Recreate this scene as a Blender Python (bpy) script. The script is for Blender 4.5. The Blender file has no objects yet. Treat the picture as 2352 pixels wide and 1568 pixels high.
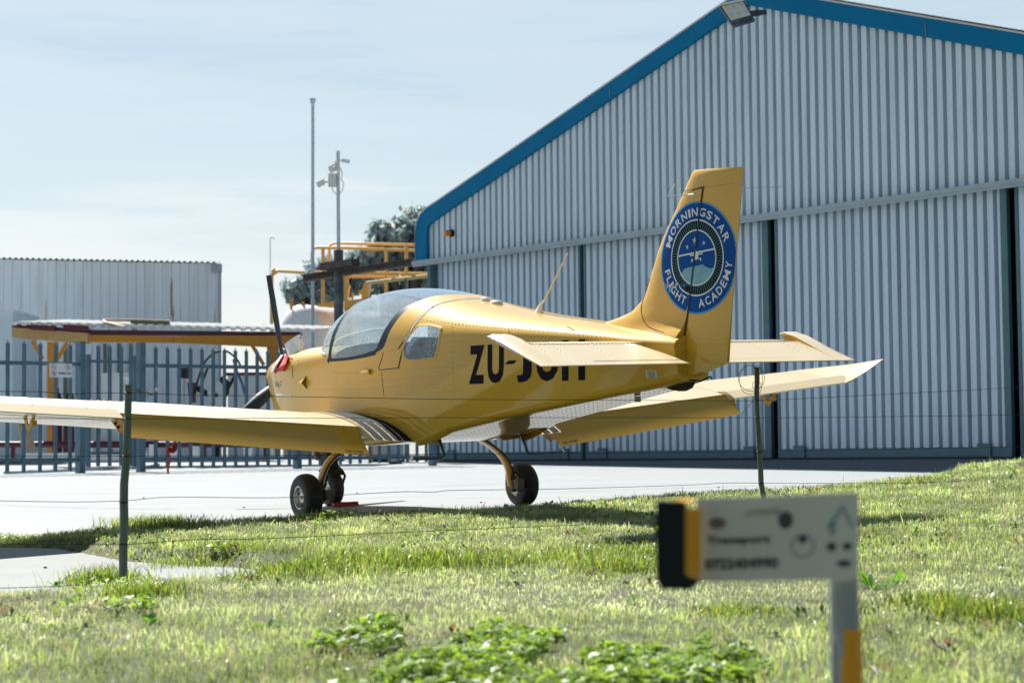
import bpy, bmesh, math, random
import numpy as np
from mathutils import Vector, Matrix
from mathutils.bvhtree import BVHTree
R_ = math.radians
random.seed(7); rng = np.random.default_rng(7)
sc = bpy.context.scene
COL = sc.collection
# ------------------------------------------------------------------ camera
F = 4500.0                                   # focal length in pixels of a 2352 px wide frame
M = np.array([[9.99949842e-01, -1.00156726e-02, 0.0],
              [5.69860300e-04, 5.68940042e-02, 9.98380062e-01],
              [-9.99944780e-03, -9.98329985e-01, 5.68968580e-02]])
CAM = np.array([0, 0, 1.05])
cd = bpy.data.cameras.new('camera'); cam = bpy.data.objects.new('camera', cd); COL.objects.link(cam); sc.camera = cam
mw = Matrix.Identity(4)
for i in range(3):
    mw[i][0] = M[i, 0]; mw[i][1] = -M[i, 1]; mw[i][2] = -M[i, 2]; mw[i][3] = CAM[i]
cam.matrix_world = mw
cd.sensor_fit = 'HORIZONTAL'; cd.sensor_width = 36.0; cd.lens = 36.0 * F / 2352.0
cd.clip_start = 0.1; cd.clip_end = 3000
cd.dof.use_dof = True; cd.dof.focus_distance = 14.2; cd.dof.aperture_fstop = 3.6
# ------------------------------------------------------------------ light
SAZ, SEL = R_(-29), R_(48)                   # sun ahead of the camera and to the left
sundir = Vector((math.sin(SAZ) * math.cos(SEL), math.cos(SAZ) * math.cos(SEL), math.sin(SEL)))
sl = bpy.data.lights.new('sun', 'SUN'); sl.energy = 4.2; sl.angle = R_(0.53); sl.color = (1.0, 0.965, 0.90)
so = bpy.data.objects.new('sun', sl); COL.objects.link(so)
so.rotation_euler = sundir.to_track_quat('Z', 'Y').to_euler()
w = bpy.data.worlds.new('World'); sc.world = w; w.use_nodes = True
nt = w.node_tree; nt.nodes.clear()
def N(t, ty, **kw):
    n = t.nodes.new(ty)
    for k, v in kw.items(): setattr(n, k, v)
    return n
out = N(nt, 'ShaderNodeOutputWorld'); bg = N(nt, 'ShaderNodeBackground'); bg.inputs[1].default_value = 0.1
sky = N(nt, 'ShaderNodeTexSky'); sky.sky_type = 'NISHITA'; sky.sun_disc = False
sky.sun_elevation = SEL; sky.sun_rotation = SAZ; sky.air_density = 1.0; sky.dust_density = 1.2
tc = N(nt, 'ShaderNodeTexCoord'); sep = N(nt, 'ShaderNodeSeparateXYZ'); nt.links.new(tc.outputs['Generated'], sep.inputs[0])
ramp = N(nt, 'ShaderNodeValToRGB')           # thin cloud veil, whiter low down
e = ramp.color_ramp.elements
SKC = 3.60
e[0].position = 0.0; e[0].color = (.94 * 1, 1.0, 1.0, 1); e[1].position = 1.0; e[1].color = (.10, .19, .32, 1)
for p, c in ((.075, (.93, .985, 1.0)), (.11, (.88, .955, .985)), (.15, (.76, .88, .935)), (.24, (.69, .835, .91)), (.38, (.44, .62, .80)), (.55, (.22, .35, .52))):
    q = e.new(p); q.color = (*c, 1)
nz = N(nt, 'ShaderNodeTexNoise'); nz.inputs['Scale'].default_value = 2.6; nz.inputs['Detail'].default_value = 6; nz.inputs['Roughness'].default_value = .6
mp = N(nt, 'ShaderNodeMapping'); mp.inputs['Scale'].default_value = (1, 1, 9); nt.links.new(tc.outputs['Generated'], mp.inputs[0]); nt.links.new(mp.outputs[0], nz.inputs['Vector'])
ad = N(nt, 'ShaderNodeMath', operation='MULTIPLY_ADD'); nt.links.new(nz.outputs[0], ad.inputs[0]); ad.inputs[1].default_value = -.46
ad2 = N(nt, 'ShaderNodeMath', operation='ADD'); nt.links.new(sep.outputs[2], ad2.inputs[0]); ad2.inputs[1].default_value = .225
nt.links.new(ad2.outputs[0], ad.inputs[2]); nt.links.new(ad.outputs[0], ramp.inputs[0])
sc1 = N(nt, 'ShaderNodeVectorMath', operation='SCALE'); nt.links.new(ramp.outputs[0], sc1.inputs[0])
dt = N(nt, 'ShaderNodeVectorMath', operation='DOT_PRODUCT'); nt.links.new(tc.outputs['Generated'], dt.inputs[0]); dt.inputs[1].default_value = (math.sin(SAZ), math.cos(SAZ), 0)
mrs = N(nt, 'ShaderNodeMapRange'); mrs.inputs[1].default_value = -1; mrs.inputs[2].default_value = .62; mrs.inputs[3].default_value = SKC * .33; mrs.inputs[4].default_value = SKC   # the veil glows towards the sun
nt.links.new(dt.outputs['Value'], mrs.inputs[0]); nt.links.new(mrs.outputs[0], sc1.inputs['Scale'])
mx = N(nt, 'ShaderNodeMixRGB'); mx.inputs[0].default_value = .86; nt.links.new(sky.outputs[0], mx.inputs[1]); nt.links.new(sc1.outputs[0], mx.inputs[2])
nt.links.new(mx.outputs[0], bg.inputs[0]); nt.links.new(bg.outputs[0], out.inputs[0])
sc.view_settings.view_transform = 'Standard'; sc.view_settings.look = 'None'; sc.view_settings.exposure = 1.14
sc.view_settings.gamma = 1.0
sc.render.engine = 'CYCLES'; sc.cycles.max_bounces = 8; sc.cycles.transparent_max_bounces = 16
sc.render.resolution_x = 1024; sc.render.resolution_y = 682
# ------------------------------------------------------------------ pixel helpers (2352 px wide photo space)
def wray(u, v): return M @ np.array([(u - 1176) / F, (v - 784) / F, 1.0])
def at(u, v, Y):
    r = wray(u, v); return CAM + r * (Y / r[1])
RA = np.array([[-0.55288051, -0.8331294, -0.01478331], [0.83297651, -0.55214186, -0.03590975], [0.02175498, -0.03216795, 0.99924569]])
TA = np.array([-0.77931607, 16.09310567, 0.56539483])
def ap(u, v, axis, val):                     # photo pixel -> aircraft coordinates on a plane
    r = RA.T @ wray(u, v); o = RA.T @ (CAM - TA); s = (val - o[axis]) / r[axis]; return o + s * r
# ------------------------------------------------------------------ terrain height
def sst(a, b, x):
    t = np.clip((x - a) / (b - a), 0, 1); return t * t * (3 - 2 * t)
_f = np.linalg.lstsq(np.array([[1, -7.2, 27.5], [1, -3.8, 31], [1, 6.1, 26], [1, 3.8, 30], [1, .95, 34], [1, -1.4, 36.5]]), np.array([-.26, -.17, -.32, -.29, -.23, -.17]), rcond=None)[0]
def gz(X, Y):
    X = np.asarray(X, float); Y = np.asarray(Y, float)
    near = TA[2] - (RA[0, 2] * (X - TA[0]) + RA[1, 2] * (np.maximum(Y, 2) - TA[1])) / RA[2, 2]
    far = 1.05 + _f[0] + _f[1] * np.clip(X, -12, 9) + _f[2] * np.clip(Y, 20, 45)
    k = sst(18, 25, Y); z = near * (1 - k) + far * k
    m = .16 * sst(1.9, 5.2, X) * sst(12, 16.5, Y) * (1 - sst(17.3, 19.5, Y))
    return z + m
EP = PP2 = None
def pdist(x, y, P):
    d = np.full(np.shape(x), 1e9)
    for i in range(len(P)):
        a = P[i]; b = P[(i + 1) % len(P)]; ab = b - a; t = np.clip(((x - a[0]) * ab[0] + (y - a[1]) * ab[1]) / (ab @ ab), 0, 1); d = np.minimum(d, np.hypot(x - a[0] - t * ab[0], y - a[1] - t * ab[1]))
    return d
gz0 = gz
def gz(X, Y):                                # terrain plus the thick turf that stands above the concrete
    X = np.asarray(X, float); Y = np.asarray(Y, float); z = gz0(X, Y)
    if EP is None: return z
    r = .085 * sst(.0, .30, np.interp(X, EP[:, 0], EP[:, 1]) - Y) * sst(-3.75, -2.75, X)
    if PP2 is not None: r = np.where(inpoly(X, Y, PP2), 0, r * sst(0, np.where(Y < 11.2, .55, .16), pdist(X, Y, PP2)))
    return z + r
def inpoly(x, y, P):
    x = np.asarray(x); y = np.asarray(y); c = np.zeros(x.shape, bool); n = len(P); j = n - 1
    for i in range(n):
        k = ((P[i, 1] > y) != (P[j, 1] > y)) & (x < (P[j, 0] - P[i, 0]) * (y - P[i, 1]) / (P[j, 1] - P[i, 1] + 1e-12) + P[i, 0]); c ^= k; j = i
    return c
def ground_at(u, v):
    r = wray(u, v); lo, hi = 3.0, 80.0
    for i in range(3000):
        y = 4 + i * .02; P = CAM + r * (y / r[1])
        if P[2] <= gz(P[0], P[1]): return P
    return P
# ------------------------------------------------------------------ materials
def mat(name, col, rough=.5, metal=0, coat=0, spec=.5, var=0, vscale=8, bump=0, bscale=40, trans=0, grunge=None, gscale=2.0, gamt=.4, stretch=(1, 1, 1)):
    m = bpy.data.materials.new(name); m.use_nodes = True; t = m.node_tree; b = t.nodes['Principled BSDF']
    b.inputs['Base Color'].default_value = (*col, 1); b.inputs['Roughness'].default_value = rough; b.inputs['Metallic'].default_value = metal
    b.inputs['Coat Weight'].default_value = coat; b.inputs['Coat Roughness'].default_value = .06; b.inputs['Specular IOR Level'].default_value = spec
    co = N(t, 'ShaderNodeTexCoord'); mpp = N(t, 'ShaderNodeMapping'); mpp.inputs['Scale'].default_value = stretch; t.links.new(co.outputs['Object'], mpp.inputs[0])
    src = None
    if var:
        n = N(t, 'ShaderNodeTexNoise'); n.inputs['Scale'].default_value = vscale; n.inputs['Detail'].default_value = 5; t.links.new(mpp.outputs[0], n.inputs['Vector'])
        h = N(t, 'ShaderNodeHueSaturation'); h.inputs['Color'].default_value = (*col, 1)
        mr = N(t, 'ShaderNodeMapRange'); mr.inputs[3].default_value = 1 - var; mr.inputs[4].default_value = 1 + var; mr.inputs[1].default_value = .25; mr.inputs[2].default_value = .75
        t.links.new(n.outputs[0], mr.inputs[0]); t.links.new(mr.outputs[0], h.inputs['Value']); t.links.new(h.outputs[0], b.inputs['Base Color']); src = h.outputs[0]
    if grunge:
        n = N(t, 'ShaderNodeTexNoise'); n.inputs['Scale'].default_value = gscale; n.inputs['Detail'].default_value = 8; n.inputs['Roughness'].default_value = .7; t.links.new(mpp.outputs[0], n.inputs['Vector'])
        mr = N(t, 'ShaderNodeMapRange'); mr.inputs[1].default_value = .5; mr.inputs[2].default_value = .72; mr.inputs[4].default_value = gamt; t.links.new(n.outputs[0], mr.inputs[0])
        x = N(t, 'ShaderNodeMixRGB'); t.links.new(mr.outputs[0], x.inputs[0])
        if src: t.links.new(src, x.inputs[1])
        else: x.inputs[1].default_value = (*col, 1)
        x.inputs[2].default_value = (*grunge, 1); t.links.new(x.outputs[0], b.inputs['Base Color'])
    if bump:
        n = N(t, 'ShaderNodeTexNoise'); n.inputs['Scale'].default_value = bscale; n.inputs['Detail'].default_value = 4; t.links.new(mpp.outputs[0], n.inputs['Vector'])
        bp = N(t, 'ShaderNodeBump'); bp.inputs['Strength'].default_value = bump; bp.inputs['Distance'].default_value = .02
        t.links.new(n.outputs[0], bp.inputs['Height']); t.links.new(bp.outputs[0], b.inputs['Normal'])
    return m
YEL = mat('yellow_paint', (.66, .375, .030), .55, coat=.8, spec=.15, var=.05, vscale=2.5, grunge=(.46, .27, .05), gscale=5, gamt=.22, bump=.025, bscale=3.5)
YEL.node_tree.nodes['Principled BSDF'].inputs['Coat Roughness'].default_value = .05
YEL_GLARE = mat('dewy_glare_paint', (.76, .62, .37), .5, coat=1, spec=.3, var=.05, vscale=2, bump=.03, bscale=5)  # yellow paint paled: sun glare and dew film put into the colour
YEL_GLARE.node_tree.nodes['Principled BSDF'].inputs['Coat Roughness'].default_value = .22
YELI = mat('bright_yellow_paint', (.70, .36, .02), .45)
BLK = mat('black_paint', (.004, .010, .013), .5, spec=.2)
BLKM = mat('black_matt', (.012, .014, .016), .7)
BLUN = mat('navy_trim', (.006, .020, .032), .5, spec=.2, coat=.1)
RUB = mat('tyre_rubber', (.012, .015, .017), .62, var=.3, vscale=30, bump=.1, bscale=80)
ALU = mat('aluminium', (.62, .64, .62), .35, metal=.9, grunge=(.15, .12, .08), gscale=30, gamt=.5)
GREYM = mat('grey_metal', (.30, .34, .36), .5, metal=.3, var=.15, vscale=12)
WHT = mat('white_paint', (.78, .79, .78), .4, coat=.2)
WHTG = mat('weathered_white', (.62, .66, .68), .5, var=.08, vscale=3, grunge=(.35, .30, .25), gscale=4, gamt=.3)
RED = mat('red_fabric', (.42, .01, .02), .6)
REDO = mat('red_orange_streamer', (.85, .07, .03), .55)
PIPE = mat('dark_red_paint', (.085, .006, .016), .45, var=.15)
SEAT = mat('seat_blue', (.015, .09, .18), .8)
INT = mat('interior_grey', (.10, .14, .17), .85, var=.2)
DASH = mat('interior_pale', (.35, .40, .43), .8)
GALV = mat('galvanised_cladding', (.60, .695, .755), .42, metal=.15, var=.13, vscale=1.6, stretch=(5, 5, .22), grunge=(.34, .44, .50), gscale=2.5, gamt=.35)
DOORC = mat('door_cladding', (.55, .66, .755), .42, metal=.15, var=.13, vscale=1.6, stretch=(5, 5, .2), grunge=(.30, .40, .48), gscale=2.2, gamt=.4)
STEELB = mat('blue_grey_steel', (.075, .16, .20), .5, var=.15, vscale=6)
STEELL = mat('pale_flashing', (.34, .42, .46), .45, var=.1, vscale=3)
FASC = mat('blue_fascia', (.000, .165, .34), .6, spec=.12, var=.08, vscale=2)
ROOFW = mat('pale_roof_sheet', (.62, .63, .62), .45, var=.08, vscale=4)
SHEDW = mat('shed_cladding', (.80, .86, .91), .5, var=.06, vscale=.8, stretch=(3, 1, .2), grunge=(.30, .25, .20), gscale=1.6, gamt=.38)
GALVF = mat('fence_galvanised', (.10, .18, .235), .5, metal=.3, var=.25, vscale=5, bump=.1, bscale=30)
ORG = mat('orange_paint', (.62, .26, .02), .45, var=.12, vscale=4, grunge=(.25, .10, .03), gscale=6, gamt=.35)
ORG_LIT = mat('sunlit_orange', (.85, .47, .10), .5, var=.1, vscale=4)  # same orange paint, lightened with sunlight and haze in its colour
OCH = mat('ochre_paint', (.50, .33, .13), .5, var=.12, vscale=6)
MAR = mat('maroon_paint', (.11, .015, .03), .5, var=.15)
DGREY = mat('dark_steel', (.05, .07, .085), .5, var=.3, vscale=8, grunge=(.30, .33, .34), gscale=5, gamt=.6)
RUST = mat('rusty_steel', (.06, .045, .04), .7, var=.3, vscale=10, grunge=(.22, .20, .19), gscale=7, gamt=.6)
POLE = mat('pole_steel', (.46, .53, .58), .5, metal=.1, var=.1)
TANK = mat('tank_white', (.88, .90, .92), .4, var=.05, grunge=(.35, .35, .35), gscale=3, gamt=.2)
WOOD = mat('weathered_post', (.13, .165, .13), .8, var=.35, vscale=14, bump=.5, bscale=40, stretch=(3, 3, .3), grunge=(.20, .22, .17), gscale=12, gamt=.55)
WOODB = mat('pale_plank', (.45, .36, .26), .7, var=.2)
WIRE = mat('fence_wire', (.045, .040, .035), .55, metal=.5, var=.4, vscale=10)
MIN = bpy.data.materials
def simple(n, c, r=.5, **k): return mat(n, c, r, **k)
# glass
def glass(name, tint, haze, rough=.04):
    m = bpy.data.materials.new(name); m.use_nodes = True; t = m.node_tree; t.nodes.clear()
    o = N(t, 'ShaderNodeOutputMaterial'); tr = N(t, 'ShaderNodeBsdfTransparent'); tr.inputs[0].default_value = (*tint, 1)
    gl = N(t, 'ShaderNodeBsdfGlossy'); gl.inputs['Roughness'].default_value = rough; gl.inputs[0].default_value = (.85, .93, 1, 1)
    df = N(t, 'ShaderNodeBsdfDiffuse'); df.inputs[0].default_value = (.60, .74, .86, 1); tl = N(t, 'ShaderNodeBsdfTranslucent'); tl.inputs[0].default_value = (.6, .7, .78, 1)
    lw_ = N(t, 'ShaderNodeLayerWeight'); lw_.inputs[0].default_value = .5; pw_ = N(t, 'ShaderNodeMath', operation='POWER'); t.links.new(lw_.outputs['Facing'], pw_.inputs[0]); pw_.inputs[1].default_value = 4.0
    fr = N(t, 'ShaderNodeMath', operation='MULTIPLY_ADD'); t.links.new(pw_.outputs[0], fr.inputs[0]); fr.inputs[1].default_value = .85; fr.inputs[2].default_value = .05
    co = N(t, 'ShaderNodeTexCoord')
    # dew: fine bright beads, denser in bands
    vo = N(t, 'ShaderNodeTexVoronoi'); vo.inputs['Scale'].default_value = 75; t.links.new(co.outputs['Object'], vo.inputs['Vector'])
    lt = N(t, 'ShaderNodeMath', operation='LESS_THAN'); lt.inputs[1].default_value = .34; t.links.new(vo.outputs['Distance'], lt.inputs[0])
    nn = N(t, 'ShaderNodeTexNoise'); nn.inputs['Scale'].default_value = 5; nn.inputs['Detail'].default_value = 3; t.links.new(co.outputs['Object'], nn.inputs['Vector'])
    mr = N(t, 'ShaderNodeMapRange'); mr.inputs[1].default_value = .40; mr.inputs[2].default_value = .56; t.links.new(nn.outputs[0], mr.inputs[0])
    mu = N(t, 'ShaderNodeMath', operation='MULTIPLY'); t.links.new(lt.outputs[0], mu.inputs[0]); t.links.new(mr.outputs[0], mu.inputs[1])
    hz = N(t, 'ShaderNodeMath', operation='MULTIPLY_ADD'); t.links.new(mu.outputs[0], hz.inputs[0]); hz.inputs[1].default_value = .62; hz.inputs[2].default_value = haze
    dm = N(t, 'ShaderNodeMixShader'); dm.inputs[0].default_value = .6; t.links.new(df.outputs[0], dm.inputs[1]); t.links.new(tl.outputs[0], dm.inputs[2])
    m1 = N(t, 'ShaderNodeMixShader'); t.links.new(hz.outputs[0], m1.inputs[0]); t.links.new(tr.outputs[0], m1.inputs[1]); t.links.new(dm.outputs[0], m1.inputs[2])
    m2 = N(t, 'ShaderNodeMixShader'); t.links.new(fr.outputs[0], m2.inputs[0]); t.links.new(m1.outputs[0], m2.inputs[1]); t.links.new(gl.outputs[0], m2.inputs[2])
    t.links.new(m2.outputs[0], o.inputs[0]); return m
GLS = glass('canopy_perspex', (.78, .87, .93), .42, .05)
GLS2 = glass('windscreen_perspex', (.84, .91, .96), .24, .04)
# ------------------------------------------------------------------ mesh builder
class MB:
    def __init__(s): s.v = []; s.f = []
    def add(s, vs, fs):
        o = len(s.v); s.v += [tuple(map(float, p)) for p in vs]; s.f += [tuple(i + o for i in f) for f in fs]; return s
    def box(s, lo, hi):
        x0, y0, z0 = lo; x1, y1, z1 = hi
        return s.add([(x0, y0, z0), (x1, y0, z0), (x1, y1, z0), (x0, y1, z0), (x0, y0, z1), (x1, y0, z1), (x1, y1, z1), (x0, y1, z1)],
                     [(0, 3, 2, 1), (4, 5, 6, 7), (0, 1, 5, 4), (1, 2, 6, 5), (2, 3, 7, 6), (3, 0, 4, 7)])
    def bar(s, a, b, wd, ht, up=(0, 0, 1)):  # rectangular bar from a to b
        a = np.array(a, float); b = np.array(b, float); d = b - a; d /= np.linalg.norm(d); up = np.array(up, float)
        sd = np.cross(d, up); n = np.linalg.norm(sd)
        if n < 1e-6: sd = np.cross(d, [1, 0, 0]); n = np.linalg.norm(sd)
        sd /= n; u = np.cross(sd, d); vs = []
        for p in (a, b):
            for i, j in ((-1, -1), (1, -1), (1, 1), (-1, 1)): vs.append(p + sd * i * wd / 2 + u * j * ht / 2)
        return s.add(vs, [(3, 2, 1, 0), (4, 5, 6, 7), (0, 1, 5, 4), (1, 2, 6, 5), (2, 3, 7, 6), (3, 0, 4, 7)])
    def tube(s, pts, r, n=10, cap=True):
        pts = [np.array(p, float) for p in pts]; rs = r if hasattr(r, '__len__') else [r] * len(pts); vs = []; fs = []
        prev = None
        for i, p in enumerate(pts):
            d = pts[min(i + 1, len(pts) - 1)] - pts[max(i - 1, 0)]; d /= np.linalg.norm(d) + 1e-12
            if prev is None:
                a = np.cross(d, [0, 0, 1]);
                if np.linalg.norm(a) < 1e-3: a = np.cross(d, [1, 0, 0])
            else: a = prev - d * (prev @ d)
            a /= np.linalg.norm(a); prev = a; b = np.cross(d, a)
            for k in range(n):
                t = 2 * math.pi * k / n; vs.append(p + rs[i] * (a * math.cos(t) + b * math.sin(t)))
        for i in range(len(pts) - 1):
            for k in range(n): fs.append((i * n + k, i * n + (k + 1) % n, (i + 1) * n + (k + 1) % n, (i + 1) * n + k))
        if cap: fs.append(tuple(range(n))[::-1]); fs.append(tuple((len(pts) - 1) * n + k for k in range(n)))
        return s.add(vs, fs)
    def loft(s, rings, closed=True, cap0=False, cap1=False):
        n = len(rings[0]); vs = [p for r in rings for p in r]; fs = []
        for i in range(len(rings) - 1):
            for k in range(n if closed else n - 1): fs.append((i * n + k, i * n + (k + 1) % n, (i + 1) * n + (k + 1) % n, (i + 1) * n + k))
        if cap0: fs.append(tuple(range(n))[::-1])
        if cap1: fs.append(tuple((len(rings) - 1) * n + k for k in range(n)))
        return s.add(vs, fs)
    def prism(s, poly, vec):                 # polygon (3D points) extruded by vec
        poly = [np.array(p, float) for p in poly]; vec = np.array(vec, float); n = len(poly)
        return s.add(poly + [p + vec for p in poly], [tuple(range(n))[::-1], tuple(range(n, 2 * n))] + [(i, (i + 1) % n, n + (i + 1) % n, n + i) for i in range(n)])
    def lathe(s, prof, c, ax, n=32):         # prof = [(r, h)], around axis ax through c
        ax = np.array(ax, float); ax /= np.linalg.norm(ax); a = np.cross(ax, [0, 0, 1])
        if np.linalg.norm(a) < 1e-3: a = np.array([1., 0, 0])
        a /= np.linalg.norm(a); b = np.cross(ax, a); c = np.array(c, float)
        rings = [[c + ax * h + r * (a * math.cos(2 * math.pi * k / n) + b * math.sin(2 * math.pi * k / n)) for k in range(n)] for r, h in prof]
        return s.loft(rings)
    def rivet(s, p, nrm, r=.006):
        p = np.array(p, float); nrm = np.array(nrm, float); nrm /= np.linalg.norm(nrm); a = np.cross(nrm, [.3, .2, 1]); a /= np.linalg.norm(a); b = np.cross(nrm, a)
        vs = [p + r * (a * math.cos(t) + b * math.sin(t)) for t in (0, 1.047, 2.094, 3.14, 4.19, 5.236)] + [p + nrm * r * .75]
        return s.add(vs, [(i, (i + 1) % 6, 6) for i in range(6)])
    def xf(s, fn): s.v = [tuple(map(float, fn(np.array(p)))) for p in s.v]; return s
def tag(o, label=None, cat=None, group=None, kind=None):
    if label: o['label'] = label
    if cat: o['category'] = cat
    if group: o['group'] = group
    if kind: o['kind'] = kind
    return o
ORG_OF = {}
def thing(name, loc, label, cat, rotz=0, group=None):
    o = bpy.data.objects.new(name, None); COL.objects.link(o); o.empty_display_size = .2
    o.location = loc; o.rotation_euler = (0, 0, rotz)
    tag(o, label, cat, group); ORG_OF[o] = np.array(loc, float); return o
def obj(name, mb, material, parent=None, smooth=False, ang=35, world=False, origin=None, label=None, mats=None, recalc=True):
    """one mesh object; world=True: vertices are in world coordinates and the parent is unrotated"""
    vs = mb.v; off = np.zeros(3)
    if world:
        off = ORG_OF.get(parent, np.zeros(3)) if parent else (np.array(origin, float) if origin is not None else np.mean(np.array(vs), axis=0))
        vs = [tuple(np.array(p) - off) for p in vs]
    me = bpy.data.meshes.new(name); me.from_pydata(vs, [], mb.f); me.update()
    if recalc:
        b = bmesh.new(); b.from_mesh(me); bmesh.ops.recalc_face_normals(b, faces=b.faces); b.to_mesh(me); b.free()
    me.materials.append(material)
    if smooth:
        me.shade_smooth()
        if ang: me.set_sharp_from_angle(angle=R_(ang))
    o = bpy.data.objects.new(name, me); COL.objects.link(o)
    if parent:
        o.parent = parent
        if world: ORG_OF[o] = off
    elif world: o.location = off; ORG_OF[o] = off
    if label: o['label'] = label
    return o
def textmb(s, w, h, shear=0, bold=0, space=1.0):
    """text as a flat mesh, width w and cap height h, in XY from the origin"""
    cu = bpy.data.curves.new('t', 'FONT'); cu.body = s; cu.offset = bold; cu.shear = shear; cu.space_character = space; cu.resolution_u = 3
    o = bpy.data.objects.new('t', cu); me = bpy.data.meshes.new_from_object(o)
    v = np.array([x.co[:] for x in me.vertices]); f = [tuple(p.vertices) for p in me.polygons]
    bpy.data.objects.remove(o); bpy.data.curves.remove(cu); bpy.data.meshes.remove(me)
    mn = v.min(0); mxx = v.max(0); sz = mxx - mn
    v = (v - mn); v[:, 0] *= w / sz[0]; v[:, 1] *= h / sz[1]
    m = MB(); m.add(v, f); return m
#@@STRUCT
# ================================================================== ground
PATHPX = [(-500, 1266), (0, 1259), (130, 1262), (215, 1277), (290, 1292), (420, 1300), (540, 1305), (640, 1318), (560, 1340), (300, 1362), (170, 1372), (0, 1384), (-500, 1405)]
PP = np.array([ground_at(u, v) for u, v in PATHPX])
# near edge of the apron (grass meets concrete), in photo pixels
EDGE = [(-900, 1262), (-200, 1250), (0, 1246), (100, 1238), (200, 1238), (300, 1236), (450, 1226), (600, 1212), (700, 1204), (850, 1200), (1000, 1196), (1120, 1190), (1190, 1184), (1400, 1168), (1500, 1158), (1800, 1142), (1980, 1130), (2180, 1103), (2225, 1083), (2300, 1078), (2352, 1072)]
EP = np.array([ground_at(u, v)[:2] for u, v in EDGE]); EP = np.vstack([[(-60, EP[0, 1] + 1)], EP, [(EP[-1, 0] + 1.2, EP[-1, 1] + 1.0)], [(30, 30)]])
o_ = np.argsort(EP[:, 0]); EP = EP[o_]
PP2 = PP[:, :2]
GRA = mat('soil_under_grass', (.060, .070, .030), .9, var=.35, vscale=6, grunge=(.15, .14, .08), gscale=2.5, gamt=.7)
CON = mat('apron_concrete', (.275, .298, .308), .8, var=.10, vscale=.9, stretch=(.4, 3.2, 1), grunge=(.20, .215, .215), gscale=1.4, gamt=.75, bump=.08, bscale=30)
PTH = mat('path_concrete', (.27, .28, .27), .85, var=.07, vscale=2, grunge=(.21, .22, .205), gscale=1.6, gamt=.5)
def axis(segs):
    r = []
    for a, b, st in segs: r += list(np.arange(a, b, st))
    return np.array(r + [segs[-1][1]])
gx = axis([(-900, -60, 60), (-60, -14, 4), (-14, -6, .5), (-6, 6, .1), (6, 14, .5), (14, 60, 4), (60, 900, 60)]); gy = axis([(-60, 3, 7), (3, 8, .3), (8, 18.5, .09), (18.5, 32, .35), (32, 60, 2), (60, 200, 20), (200, 1800, 200)])
m = MB(); XX, YY = np.meshgrid(gx, gy); ZZ = gz(XX, YY); nx = len(gx)
m.v = [(float(a), float(b), float(c)) for a, b, c in zip(XX.ravel(), YY.ravel(), ZZ.ravel())]
m.f = [(j * nx + i, j * nx + i + 1, (j + 1) * nx + i + 1, (j + 1) * nx + i) for j in range(len(gy) - 1) for i in range(nx - 1)]
g = obj('ground', m, GRA, smooth=True, ang=0); tag(g, kind='structure')
def yedge(X): return np.interp(X, EP[:, 0], EP[:, 1])
ax_ = axis([(-60, -12, 4), (-12, 9, .15), (9, 30, 1.5)]); m = MB(); cols = []
ts = np.concatenate([np.linspace(0, .25, 24), np.linspace(.27, 1, 30)])
for j, t in enumerate(ts):
    for X in ax_:
        y0 = yedge(X) + .02 * math.sin(X * 9) + .012 * math.sin(X * 31); Y = y0 + (62 - y0) * t; m.v.append((float(X), float(Y), float(gz0(X, Y) + .006)))
n = len(ax_); m.f = [(j * n + i, j * n + i + 1, (j + 1) * n + i + 1, (j + 1) * n + i) for j in range(len(ts) - 1) for i in range(n - 1)]
apron = obj('apron', m, CON, smooth=True, ang=0); tag(apron, kind='structure')
m = MB(); c0 = PP.mean(0); nn_ = len(PP)
for k in range(7):
    for p in PP: q = c0 + (p - c0) * k / 6.; m.v.append((q[0], q[1], float(gz0(q[0], q[1])) + .008))
m.f = [(k * nn_ + i, k * nn_ + (i + 1) % nn_, (k + 1) * nn_ + (i + 1) % nn_, (k + 1) * nn_ + i) for k in range(6) for i in range(nn_)]
tag(obj('path', m, PTH), kind='structure')
def inpoly(x, y, P):
    x = np.asarray(x); y = np.asarray(y); c = np.zeros(x.shape, bool); n = len(P); j = n - 1
    for i in range(n):
        k = ((P[i, 1] > y) != (P[j, 1] > y)) & (x < (P[j, 0] - P[i, 0]) * (y - P[i, 1]) / (P[j, 1] - P[i, 1] + 1e-12) + P[i, 0]); c ^= k; j = i
    return c
# apron joints: thin dark mossy cracks
CRK = mat('joint_moss', (.20, .22, .16), .9, var=.4, vscale=20)
def crack(pxs, wd):
    P = [ground_at(u, v) for u, v in pxs]; m = MB(); pts = []
    for a, b in zip(P[:-1], P[1:]):
        for k in range(12): pts.append(a + (b - a) * k / 12.)
    L = []; Rr = []
    for i, p in enumerate(pts):
        d = pts[min(i + 1, len(pts) - 1)] - pts[max(i - 1, 0)]; d = d / np.linalg.norm(d); s_ = np.array([-d[1], d[0], 0]); ww = wd * (.4 + .6 * random.random())
        for q, l in ((p + s_ * ww, L), (p - s_ * ww, Rr)): l.append((q[0], q[1], float(gz0(q[0], q[1])) + .010))
    n = len(L); m.v = L + Rr; m.f = [(i, i + 1, n + i + 1, n + i) for i in range(n - 1)]
    tag(obj('apron_joint', m, CRK), kind='structure')
for c, wd in (([(0, 1161), (170, 1168), (420, 1171)], .012), ([(1010, 1118), (1190, 1110), (1500, 1100)], .02), ([(560, 1100), (900, 1096), (1100, 1090)], .012), ([(1230, 1073), (1400, 1078), (1600, 1076)], .03), ([(1300, 1130), (1700, 1118), (2000, 1110)], .010)): crack(c, wd)
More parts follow.
